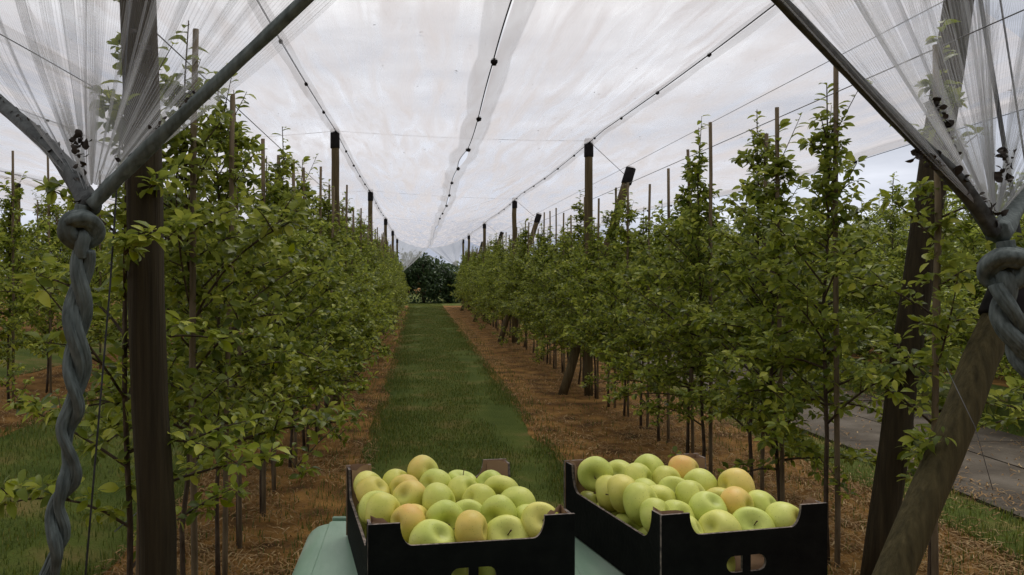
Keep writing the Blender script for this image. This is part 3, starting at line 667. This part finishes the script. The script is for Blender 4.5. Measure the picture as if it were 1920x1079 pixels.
def twisted(parent, ctrl, rads, m, name, pitch=.27, n=150, strands=2):
    """bunched netting wrung into a tail: strands wound round each other, each creased along its length"""
    off = np.array(parent.location); p = spline(ctrl, n) - off; rr = np.interp(np.linspace(0, 1, n), np.linspace(0, 1, len(rads)), rads)
    ds = np.r_[0, np.cumsum(np.linalg.norm(np.diff(p, axis=0), axis=1))]; parts = []
    for k in range(strands):
        a = ds / pitch * 2 * math.pi + k * 2 * math.pi / strands
        q = p + np.stack([np.cos(a) * rr * .52, np.sin(a) * rr * .52, np.zeros(n)], 1)
        sz = rr * (.66 if k == 0 else .56)
        parts.append(tube(q, sz, 60, prof=lambda i, t, k=k: 1 + .14 * math.sin(2 * t + i * .09 + k) - .17 * max(0, math.sin(3 * t - i * .07 + k * 2)) ** 5 - .10 * max(0, math.sin(5 * t + i * .05 + 1)) ** 6 + .04 * math.sin(11 * t + i * .06) + .03 * math.sin(17 * t - i * .03 + math.sin(i * .2)) + .018 * math.sin(27 * t + i * .02)))
    return obj(name, mesh(name, *join(parts), M[m]), parent)
def debris(parent, pts, n, spread, seed, size=.022):
    n = int(n * 1.5); size *= .72; spread *= .62
    off = np.array(parent.location); r = np.random.default_rng(seed); P = spline(pts, 60); bag = LeafBag()
    for i in range(n):
        p = P[int(r.integers(60))] + r.normal(0, spread, 3); l = size * r.uniform(.6, 1.8)
        bag.add(p - off, r.normal(0, 1, 3), r.normal(0, 1, 3), l, l * .8, r.uniform(-.6, .9))
    k = obj('dead_leaves', bag.mesh('dead_leaves', M['deadleaf']), parent); k['kind'] = 'stuff'; return k

# --- the knotted end in front of the thick post
K1 = at(172, 372, 2.2); SE = S1.p(2.0); SE2 = S2.p(4.8); WE = W1.p(2.8)
g = empty('knotted_net', (K1[0], K1[1], 0))
tag(g, 'grey net end gathered into a knot with a long twisted tail, before the thick post', 'net')
fan(g, K1, roof_front(W1, S1), 31, 2.0, .06)
fan(g, K1, np.concatenate([roof_front(W1, S2), [at(-75, 110, 3.9)]]), 32, 2.4, .07)
for i, (a, b) in enumerate(((.17, .21), (.36, .40))): fan(g, K1, roof_front(W1, S1), 40 + i, .12, .03, 'fold', .02, a, b, 16, 22, 'net_fold', .012)
for i, (a, b) in enumerate(((.10, .15), (.30, .36), (.55, .62), (.76, .8))): fan(g, K1, roof_front(W1, S2), 50 + i, .16, .03, 'fold', .02, a, b, 18, 22, 'net_fold', .012)
rolled(g, [K1 + [0, 0, -.02], K1 + (SE - K1) * .10 + [0, 0, -.005], K1 + (SE - K1) * .3, K1 + (SE - K1) * .6 + [0, 0, .01], SE], .021, .012, 'roll', 3)
arm1 = [K1 + [0, 0, -.02], at(105, 290, 2.6), at(0, 192, 3.2), at(-75, 115, 3.9), SE2]
rolled(g, arm1, .028, .022, 'rolldark', 4)
debris(g, [p + np.array([0, -.01, .012]) for p in arm1[:3]], 42, .012, 5)
debris(g, [K1 + [-.03, 0, .05], K1 + [-.04, .02, .15], K1 + [-.05, .03, .16]], 18, .016, 6)
debris(g, [K1 + [.03, 0, .02], K1 + (SE - K1) * .12 + [0, 0, .03], K1 + (SE - K1) * .22 + [0, 0, .03]], 18, .012, 7, .016)
debris(g, [K1 + [.03, .1, .1], K1 + [.05, .2, .3], K1 + [.04, .3, .55]], 14, .02, 8, .02)
kc = at(160, 425, 2.2)
def knot(parent, c, s, m, flip=1):
    path = [(.006, 0, 1.9), (-.15, -.1, 1.1), (-.75, -.75, .55), (-.95, -.6, -.35), (-.35, .2, -.95), (.55, .75, -.55), (.85, .15, .25), (.55, -.65, .72), (-.25, -1.0, .62), (-.75, -.1, .35), (-.3, .5, -.2), (.15, -.25, -.75), (.05, -.35, -1.5), (.0, -.1, -2.4)]
    pts = spline([np.array(c) + s * np.array([flip * x, y, z]) for x, y, z in path], 120) - np.array(parent.location)
    rr = np.interp(np.linspace(0, 1, 120), [0, .12, .3, .55, .7, .85, 1], [s * .55, s * .62, s * .85, s * .72, s * .62, s * .6, s * .55])
    return obj('knot', mesh('knot', *tube(pts, rr, 30, prof=lambda i, a: 1 + .12 * math.sin(3 * a + i * .05) - .10 * max(0, math.sin(4 * a + i * .06)) ** 4 + .05 * math.sin(9 * a + i * .07) + .025 * math.sin(15 * a + i * .05)), M[m]), parent)
knot(g, at(155, 428, 2.2), .033, 'roll')
tl = [(158, 470), (150, 540), (145, 620), (142, 700), (140, 760), (122, 810), (132, 870), (128, 905), (106, 950), (112, 1010), (98, 1060), (84, 1110), (70, 1250), (72, 1500)]
twisted(g, [at(x, y, 2.2) for x, y in tl], [.026, .033, .033, .034, .031, .024, .021, .029, .024, .032, .022, .024, .025, .025], 'roll', 'twisted_tail', .30)
# --- the knotted end at the roadside row
K2 = at(1862, 415, 3.1)
g2_ = empty('knotted_net', (K2[0], K2[1], 0))
tag(g2_, 'grey net end tied in a fat knot over the leaning anchor post', 'net')
WE2 = np.array([2.85, 4.2, HP]); 
C3 = np.array([at(1330, -140, 2.25)] + [SE + (W2.p(4.1) + [.45, 0, 0] - SE) * u - [0, 0, .06 * 4 * u * (1 - u)] for u in np.linspace(0, 1, 40)])
C4 = np.array([W2.p(4.1) + [.45, 0, 0] + (E2.p(4.9) - W2.p(4.1) - [.45, 0, 0]) * u for u in np.linspace(0, 1, 40)])
fan(g2_, K2, C3, 61, 2.6, .08); fan(g2_, K2, C4, 62, 1.6, .07)
for i, (a, b) in enumerate(((.22, .30), (.45, .52), (.66, .71), (.85, .97))): fan(g2_, K2, C3, 70 + i, .2, .03, 'fold', .02, a, b, 18, 22, 'net_fold', -.012)
for i, (a, b) in enumerate(((.05, .16), (.4, .52), (.75, .85))): fan(g2_, K2, C4, 80 + i, .2, .03, 'fold', .02, a, b, 18, 22, 'net_fold', -.012)
arm2 = [K2 + [0, 0, -.04], at(1790, 335, 2.98), at(1655, 200, 2.78), at(1458, -3, 2.5), at(1330, -140, 2.25), SE]
rolled(g2_, arm2, .032, .007, 'rolldark', 9)
E2p = E2.p(4.9)
rolled(g2_, [K2 + [.02, 0, -.05], K2 + (E2p - K2) * .2 + [0, 0, -.06], K2 + (E2p - K2) * .6 + [0, 0, -.04], E2p], .04, .015, 'roll', 10)
debris(g2_, [arm2[0] + [0, -.02, .05], arm2[1] + [0, -.02, 0], at(1720, 285, 2.85)], 50, .02, 11, .03)
debris(g2_, [K2 + (SE - K2) * .16 + [.08, .1, .06], K2 + (SE - K2) * .2 + [.07, .15, .22]], 30, .016, 12, .03)
debris(g2_, [K2 + [.12, .1, .18], K2 + [.2, .2, .3]], 26, .02, 13, .03)
knot(g2_, at(1884, 502, 3.08), .054, 'roll', -1)
twisted(g2_, [at(x, y, 3.06) for x, y in ((1880, 535), (1888, 590), (1908, 645), (1940, 705), (1990, 800), (2050, 950), (2130, 1300))], [.044, .052, .050, .046, .044, .04, .04], 'roll', 'twisted_tail', .34)
# --- the gathered ends at the far end of the alley
for K, e0, lab in ((np.array([-.75, 41.2, HC + .15]), W1, 'far net end drawn down to the last post of the thick-post row'), (np.array([2.05, 41.2, HC + .4]), W2, 'far net end drawn down to the last post beside the road')):
    o = empty('gathered_net_end', (K[0], K[1], 0)); A = e0.p(41.0); B = S1.p(41.0)
    C = np.array([A + (B - A) * u - [0, 0, .09 * 4 * u * (1 - u)] for u in np.linspace(0, 1, 20)])
    fan(o, K, C, 90, 1.6, .05, 'hem', n=30, rows=10)
    tag(o, lab, 'net')
for i, X in enumerate((-2.7, -6.1)):
    V = [(X + x, 41.3, HC + z) for x in np.linspace(-1.7, 1.7, 12) for z in (-.9 + gz(X), 1.5)]
    F = [(2 * k, 2 * k + 2, 2 * k + 3, 2 * k + 1) for k in range(11)]
    tag(obj('end_net', mesh('end_net', V, F, M['hem'])), f'hanging net curtain at the far end of the {"shaded alley" if i == 0 else "second alley out"}', 'net')

# ------------------------------------------------------------------ green cart under the cartons
ZT = 1.105
cart = tag(empty('green_cart', (.19, 1.3, 0)), 'pale green plastic cart lid carrying the two apple cartons', 'cart')
def rounded_slab(x0, x1, y0, y1, z0, z1, rc, bev, n=8):
    """slab with rounded plan corners and a rounded upper edge"""
    rings = []
    for (ins, z) in [(0.0, z0)] + [(bev * (1 - math.cos(a)), z1 - bev + bev * math.sin(a)) for a in np.linspace(0, math.pi / 2, 7)]:
        ring = []
        for cx, cy, a0 in ((x1 - rc, y1 - rc, 0), (x0 + rc, y1 - rc, 90), (x0 + rc, y0 + rc, 180), (x1 - rc, y0 + rc, 270)):
            for k in range(n + 1):
                a = R(a0 + 90 * k / n); rr = max(rc - ins, .002); ring.append((cx + rr * math.cos(a), cy + rr * math.sin(a), z))
        rings.append(ring)
    m = len(rings[0]); V = [p for r_ in rings for p in r_]; F = []
    for j in range(len(rings) - 1):
        for k in range(m): F.append((j * m + k, j * m + (k + 1) % m, (j + 1) * m + (k + 1) % m, (j + 1) * m + k))
    F.append(tuple((len(rings) - 1) * m + k for k in range(m))); F.append(tuple(range(m - 1, -1, -1)))
    return V, F
def cpart(name, vf, m, smooth=True, parent=cart):
    v_, f_ = vf; return obj(name, mesh(name, [(p[0] - .19, p[1] - 1.3, p[2]) for p in v_], f_, M[m], smooth), parent)
cpart('lid', rounded_slab(-.245, .64, .62, 1.80, ZT - .10, ZT - .004, .055, .045), 'cart')
cpart('raised_panel', rounded_slab(-.195, .60, .66, 1.772, ZT - .01, ZT, .012, .004), 'cart')
cpart('back_lip', rounded_slab(-.19, .585, 1.779, 1.789, ZT - .008, ZT + .005, .004, .003), 'cart')
for x in (-.10, .0, .1, .2, .3, .4, .5): cpart('rib', rounded_slab(x - .004, x + .004, .68, 1.70, ZT - .002, ZT + .0012, .003, .001), 'cart')
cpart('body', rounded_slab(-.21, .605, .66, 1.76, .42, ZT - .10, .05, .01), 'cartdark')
for x in (-.14, .53):
    for y in (.85, 1.58):
        w = cpart('wheel', tube([(x - .05, y, .2), (x - .045, y, .2), (x + .045, y, .2), (x + .05, y, .2)], [.17, .2, .2, .17], 24), 'tyre')
        obj('rim', mesh('rim', *tube([(x - .19 - .056, y - 1.3, .2), (x - .19 + .056, y - 1.3, .2)], [.1, .1], 18), M['cart']), w)
    cpart('axle_bracket', box((x, 1.2, .37), (.05, .9, .1)), 'cartdark', False)

# ------------------------------------------------------------------ cartons
def panel(name, outline, holes, th, parent, loc, rz):
    """upright board panel: outline in (x, z), thickness th towards local +y (inside)"""
    bm = bmesh.new(); edges = []
    for loop in [outline] + holes:
        vs = [bm.verts.new((x, 0, z)) for x, z in loop]
        edges += [bm.edges.new((vs[i], vs[(i + 1) % len(vs)])) for i in range(len(vs))]
    bmesh.ops.triangle_fill(bm, edges=edges, use_beauty=True, use_dissolve=False, normal=(0, -1, 0))
    for fc in bm.faces:
        if fc.normal.y > 0: fc.normal_flip()
    front = list(bm.faces)
    ret = bmesh.ops.extrude_face_region(bm, geom=front, use_keep_orig=True)
    nv = [e for e in ret['geom'] if isinstance(e, bmesh.types.BMVert)]
    bmesh.ops.translate(bm, vec=(0, th, 0), verts=nv)
    bmesh.ops.recalc_face_normals(bm, faces=bm.faces)
    bm.normal_update()
    for fc in bm.faces:
        ny = fc.normal.y
        fc.material_index = 0 if ny < -.9 else (1 if ny > .9 else 2)
    me = bpy.data.meshes.new(name); bm.to_mesh(me); bm.free()
    for m in ('board_out', 'board_in', 'board_edge'): me.materials.append(M[m])
    o = obj(name, me, parent); o.location = loc; o.rotation_euler = (0, 0, rz); return o
def dip_outline(w, h, tab, dip, run, r):
    pts = [(-w / 2, 0), (w / 2, 0), (w / 2, h), (w / 2 - tab, h)]
    x0 = w / 2 - tab; x1 = x0 - run
    for k in range(1, 8):
        a = math.pi / 2 * k / 8; pts.append((x0 - run * (1 - math.cos(a)), h - dip * math.sin(a)))
    pts.append((x1, h - dip)); pts.append((-x1, h - dip))
    for k in range(7, 0, -1):
        a = math.pi / 2 * k / 8; pts.append((-(x0 - run * (1 - math.cos(a))), h - dip * math.sin(a)))
    pts += [(-w / 2 + tab, h), (-w / 2, h)]
    return pts
def dhole(cx, cz, w, h, s):
    pts = []; r = h / 2
    for k in range(9):
        a = -math.pi / 2 + math.pi * k / 8; pts.append((cx + s * (w / 2 - r + r * math.cos(a)), cz + r * math.sin(a)))
    pts += [(cx - s * w / 2, cz + h / 2), (cx - s * w / 2, cz - h / 2)]
    return pts
BH = .145
def carton(c, yaw, w, l, label):
    o = empty('apple_carton', (c[0], c[1], ZT + .003), yaw); tag(o, label, 'carton', 'apple cartons on the green cart'); th = .005
    fo = dip_outline(w, BH, .052, .037, .02, .02); hz = BH - .092
    holes = [dhole(-.023, hz, .03, .028, -1), dhole(.023, hz, .03, .028, 1)]
    panel('front_panel', fo, holes, th, o, (0, -l / 2, 0), 0)
    panel('back_panel', fo, [[(x, z) for x, z in h] for h in holes], th, o, (0, l / 2, 0), math.pi)
    so = dip_outline(l - .012, BH - .002, .03, .052, .03, .02)
    panel('side_panel', so, [], th, o, (-w / 2 + .002, 0, 0), -math.pi / 2); panel('side_panel', so, [], th, o, (w / 2 - .002, 0, 0), math.pi / 2)
    obj('base', mesh('base', *box((0, 0, .003), (w - .014, l - .014, .005)), M['board_in'], False), o)
    for sx in (-1, 1):
        for sy in (-1, 1):                               # folded triangular corner posts, open at the top, torn rims
            x, y = sx * (w / 2 - .009), sy * (l / 2 - .008); a = .036; pts = [(x, y), (x - sx * a, y), (x, y - sy * a)]; V = []; F = []
            n = 12; ring = [pts[0]] + [(pts[0][0] + (pts[1][0] - pts[0][0]) * t, pts[0][1]) for t in (.33, .66, 1)] + [(pts[1][0] + (pts[2][0] - pts[1][0]) * t, pts[1][1] + (pts[2][1] - pts[1][1]) * t) for t in (.25, .5, .75, 1)] + [(x, pts[2][1] + (y - pts[2][1]) * t) for t in (.33, .66)]
            for z in (.006, BH):
                for (p, q) in ring: V.append((p, q, z + (random.uniform(-.006, .004) if z > .1 else 0)))
            k = len(ring); F = [(i, (i + 1) % k, k + (i + 1) % k, k + i) for i in range(k)]
            obj('corner_post', mesh('corner_post', V, F, M['board_in'], False), o)
    return o
BOX = {'near': ((.056, 1.497), R(10.0), .345, .405), 'road': ((.512, 1.549), R(13.0), .318, .400)}
carton(*BOX['near'], 'black cardboard carton full of apples, beside the bare green lid edge')
carton(*BOX['road'], 'black cardboard carton full of apples, nearer the road')

# ------------------------------------------------------------------ apples
def apple_me(seed):
    r = np.random.default_rng(seed); V = []; F = []; nu, nv = 30, 22; ph = r.uniform(0, 6.28, 3); asym = r.normal(0, .07, 2)
    for j in range(nv + 1):
        th = math.pi * j / nv
        for i in range(nu):
            a = 2 * math.pi * i / nu
            rad = math.sin(th) * (1.0 + .10 * math.cos(th)) + .0
            z = .90 * math.cos(th)
            ct, cb = math.exp(-(th / .48) ** 2), math.exp(-((math.pi - th) / .40) ** 2)
            z -= .40 * ct; z += .30 * cb
            lob = 1 + .030 * math.cos(5 * a + ph[0]) * (th / math.pi) ** 1.5 + .02 * math.cos(2 * a + ph[1])
            x, y = rad * lob * math.cos(a), rad * lob * math.sin(a)
            V.append((x + asym[0] * z, y + asym[1] * z, z))
    for j in range(nv):
        for i in range(nu):
            b = (i + 1) % nu; F.append((j * nu + i, (j + 1) * nu + i, (j + 1) * nu + b, j * nu + b))
    return mesh('apple', np.array(V) * .04, F, M['apple'])
apple_meshes = [apple_me(100 + i) for i in range(5)]
stem_mes = [mesh('stem', *tube([(0, 0, .018), (.001, 0, .024), (.002, .001, .030), (.004, .002, .036)], [.0012, .001, .001, .0016], 6), M['stem']) for _ in range(1)]
# photo place of each apple in the crop of its carton, drawn width, tint, blush, stem facing ('c' camera, 'u' up, 'f' front, else hidden), label
G, Y_, O_ = (.95, 1.0, .95), (1.03, 1.0, .95), (1.06, .96, .9)
A1 = [(710, 215, .043, Y_, .55, '', 'tallest apple at the back of the near carton, rosy on one cheek', .012),
 (275, 300, .039, Y_, .1, '', 'yellow apple against the far bare-lid corner of the near carton', 0),
 (285, 375, .040, O_, .2, '', 'golden apple second along the lid side of the near carton', .004),
 (470, 290, .038, Y_, .0, '', 'pale yellow apple in the back row behind a blushed one, near carton', 0),
 (540, 335, .040, O_, .5, '', 'orange-blushed apple one row in from the back of the near carton', .004),
 (775, 305, .040, G, .0, '', 'green-yellow apple just in front of the tallest apple', .004),
 (960, 275, .039, G, .0, 'u', 'smooth green apple in the back row beside the tallest apple', 0),
 (1015, 345, .040, G, .0, '', 'plain green apple second from the back in the middle of near carton', .004),
 (1200, 300, .038, G, .0, '', 'green apple touching the far brown flap of the near carton', 0),
 (1290, 375, .042, Y_, .0, 'f', 'large yellow-green apple by the far flap with a shadowed hollow', .004),
 (545, 430, .040, O_, .62, '', 'deepest orange apple at the middle of the near carton lid side', .004),
 (745, 385, .040, Y_, .1, '', 'bright yellow apple in the centre back of the near carton', .002),
 (312, 465, .042, G, .0, 'c', 'green apple showing its hollow beside the lid-side wall, near carton', .004),
 (820, 460, .042, Y_, .05, '', 'broad yellow apple at the very centre of the near carton', .004),
 (1090, 430, .041, Y_, .0, '', 'pale apple right behind the one with open stem hollow', .002),
 (370, 560, .044, Y_, .0, '', 'big lime apple in the near lid-side corner of the near carton', .002),
 (590, 510, .038, O_, .45, '', 'small orange-cheeked apple between the lime and the broad yellow ones', .0),
 (830, 545, .041, G, .0, 'f', 'green apple with a faint hollow in front of the broad yellow one', .004),
 (1095, 510, .040, G, .0, 'c', 'apple with open stem hollow in the middle of the near carton', .004),
 (1370, 445, .041, G, .0, '', 'green apple midway along the road-side wall of the near carton', .002),
 (1420, 525, .039, G, .0, 'u', 'green apple second from the front by the road-side wall, near carton', .002),
 (1210, 580, .040, G, .0, 'f', 'apple with a short visible stem behind the big front apple', .002),
 (1530, 600, .042, Y_, .0, 'c', 'apple with a dark upright stem in the front road-side corner', .002),
 (620, 625, .040, O_, .75, '', 'rosiest front apple of the near carton, orange all over', .0),
 (790, 690, .047, G, .0, '', 'big smooth lime apple at the front rim of the near carton', .0),
 (1000, 670, .040, O_, .4, '', 'pointed apple with orange cheek at the front rim centre', .0),
 (1290, 690, .046, G, .0, 'c', 'big front apple with dark hollow at the rim of the near carton', .0)]
A2 = [(262, 205, .044, G, .0, 'f', 'tall green apple in the far corner of the road-side carton', .006),
 (430, 170, .041, G, .0, '', 'lime apple second along the back of the road-side carton', .004),
 (615, 165, .042, G, .0, '', 'lime apple third along the back of the road-side carton', .004),
 (858, 165, .044, Y_, .95, '', 'pink-topped apple at the back of the road-side carton', .007),
 (430, 270, .041, Y_, .1, '', 'yellow apple half hidden behind the freckled golden one, road-side carton', .002),
 (590, 235, .040, G, .0, '', 'green apple one row in behind the back limes, road-side carton', .002),
 (795, 230, .040, Y_, .0, '', 'yellow apple just in front of the pink-topped one', .002),
 (1000, 250, .043, G, .0, '', 'large green apple right of the pink-topped one', .004),
 (415, 315, .043, Y_, .12, '', 'freckled golden apple on the shaded long side of road-side carton', .004),
 (640, 280, .039, G, .0, '', 'small lime apple in the centre back of the road-side carton', .002),
 (820, 300, .042, G, .0, 'c', 'green apple with dark hollow at the centre of the road-side carton', .002),
 (1180, 305, .045, O_, .35, '', 'large orange-tinged apple by the far long wall, road-side carton', .004),
 (525, 380, .045, G, .0, '', 'largest green apple against the shaded long side, road-side carton', .004),
 (715, 345, .041, Y_, .0, '', 'bright yellow apple behind the brown corner flap, road-side carton', .002),
 (985, 355, .041, G, .0, '', 'smooth lime apple in the middle of the road-side carton', .002),
 (1200, 375, .041, Y_, .3, '', 'yellow apple half covered by the blushed middle one, road-side carton', .002),
 (780, 400, .042, G, .0, '', 'dark green apple just behind the near corner flap, road-side carton', .0),
 (940, 415, .040, G, .0, '', 'green apple behind the front oval one, road-side carton', .0),
 (1165, 420, .042, O_, .55, '', 'orange-blushed apple in the middle front of the road-side carton', .002),
 (1375, 415, .041, G, .0, '', 'green apple overlapped by the big corner apple, road-side carton', .0),
 (585, 455, .039, G, .0, '', 'pale apple poking past the near corner of the shaded side', .0),
 (1020, 490, .044, Y_, .05, '', 'oval lime apple at the front rim of the road-side carton', .0),
 (1290, 485, .044, G, .0, 'c', 'front apple with dark hollow at the rim of the road-side carton', .0),
 (1510, 455, .045, G, .0, '', 'big plain green apple in the front road-side corner', .0),
 (920, 505, .038, G, .0, '', 'sliver of lime apple behind the front curve of road-side carton', .0)]
def place_apples(tab, bx, cox, coy, scl, group):
    (cx, cy), yaw, w, l = bx; ca, sa = math.cos(yaw), math.sin(yaw); P = []; Rr = []
    for (u, v_, r, *_x, dz) in tab:
        px, py = cox + u / scl, coy + v_ / scl
        Y = 1.5
        for _ in range(8):                                   # the apples lie a little lower towards the front
            f_ = min(max((Y - (cy - l / 2)) / l, 0), 1); drop = .440 - .020 * f_ - dz * .8; Y = drop * 1500 / (py - 515)
        P.append(np.array([(px - 783) / 1500 * Y, Y, HC - drop])); Rr.append(r * .86)
    P = np.array(P); Rr = np.array(Rr); Z0 = P[:, 2].copy()
    for it in range(60):                                     # let them settle against each other and the walls
        for i in range(len(P)):
            for j in range(i):
                d = P[i] - P[j]; d[2] *= 1.0; q = np.linalg.norm(d); m_ = (Rr[i] + Rr[j]) * .90
                if q < m_:
                    k = d / (q + 1e-6) * (m_ - q) * .35; P[i] += k; P[j] -= k
        for i in range(len(P)):
            x, y = P[i][0] - cx, P[i][1] - cy; lx, ly = x * ca + y * sa, -x * sa + y * ca
            mx, my = w / 2 - .007 - Rr[i], l / 2 - .008 - Rr[i]; lx = min(max(lx, -mx), mx); ly = min(max(ly, -my), my)
            P[i][0], P[i][1] = cx + lx * ca - ly * sa, cy + lx * sa + ly * ca
            P[i][2] = min(max(P[i][2], Z0[i] - .010), Z0[i] + .008)
    for i, (u, v_, r, tint, blush, face, lab, dz) in enumerate(tab):
        add_apple(P[i], Rr[i], tint, blush, face, lab, group)
def add_apple(p, r, tint, blush, face, lab, group):
    o = obj('apple', apple_meshes[int(rng.integers(5))]); o.location = p; s = r / .04; o.scale = (s * rng.uniform(.96, 1.05), s * rng.uniform(.95, 1.04), s * rng.uniform(.90, 1.05))
    to_cam = Vector((-p[0], -p[1], HC - p[2])).normalized()
    ax = {'c': to_cam * 1.0 + Vector((.15, 0, .45)), 'u': Vector((.2, -.1, 1)), 'f': to_cam + Vector((rng.uniform(-.5, .5), 0, -.35))}.get(face)
    if ax is None: ax = Vector((rng.normal(0, .8), rng.uniform(.3, 1.0), rng.uniform(-.9, -.1)))
    q = ax.normalized().to_track_quat('Z', 'Y')
    if blush > .05:                                          # turn the sunny cheek up and towards the alley
        want = Vector((-.35, -.5, .8)); want = want - want.project(ax); X = want.normalized(); Z = ax.normalized(); Yv = Z.cross(X)
        q = Matrix((X, Yv, Z)).transposed().to_quaternion()
    o.rotation_euler = q.to_euler(); o.color = (tint[0] * rng.uniform(.95, 1.04), tint[1], tint[2], blush * .85)
    k = obj('stem', stem_mes[0], o); tag(o, lab, 'apple', group)
place_apples(A1, BOX['near'], 620, 840, 4.0, 'apples in the carton beside the lid edge')
place_apples(A2, BOX['road'], 1020, 840, 3.31, 'apples in the carton nearer the road')
for key, lst in (('near', ((-.11, 'lower apple behind the lid-side half of the near carton front'), (-.03, 'lower apple seen in the first hand hole of the near carton'), (.05, 'lower apple seen in the second hand hole of the near carton'))),
                 ('road', ((-.028, 'lower apple seen in the hand hole of the road-side carton'), (-.115, 'lower apple behind the shaded corner of the road-side carton front')))):
    (cx, cy), yaw, w, l = BOX[key]
    for lx, lab in lst:
        ly = -l / 2 + .05; add_apple(np.array([cx + lx * math.cos(yaw) - ly * math.sin(yaw), cy + lx * math.sin(yaw) + ly * math.cos(yaw), ZT + .047]), .039, G, 0, '', lab, 'lower layer of apples in the cartons')

for key, where in (('near', 'the carton beside the lid edge'), ('road', 'the carton nearer the road')):
    (cx, cy), yaw, w, l = BOX[key]
    for i in range(1):
        for j in range(4):
            lx = (i - 1.5) * (w - .09) / 3 ; ly = (j - 1.1) * (l - .1) / 3.6 + .012
            add_apple(np.array([cx + lx * math.cos(yaw) - ly * math.sin(yaw), cy + lx * math.sin(yaw) + ly * math.cos(yaw), ZT + .055]), .035, G, 0, '', f'lower apple glimpsed low against the long wall in {where}', f'lower apples along the wall in {where}')
# ------------------------------------------------------------------ unseen tall trees, added behind the viewpoint to shade the near scene
for i, (x, y) in enumerate(((-11, -5.5), (-6.6, -5), (-2.4, -5.4), (1.8, -5), (6, -5.5), (10.5, -5.2))):
    bush((x, y, gz(x)), 2.9, 1.8, 6.4, 2600, M['darkleaf'], 'added_shade_tree', f'{ORD[i]} unseen tall tree added behind the viewpoint to shade the near scene', .34, 300 + i)['group'] = 'unseen shade trees added behind the viewpoint'
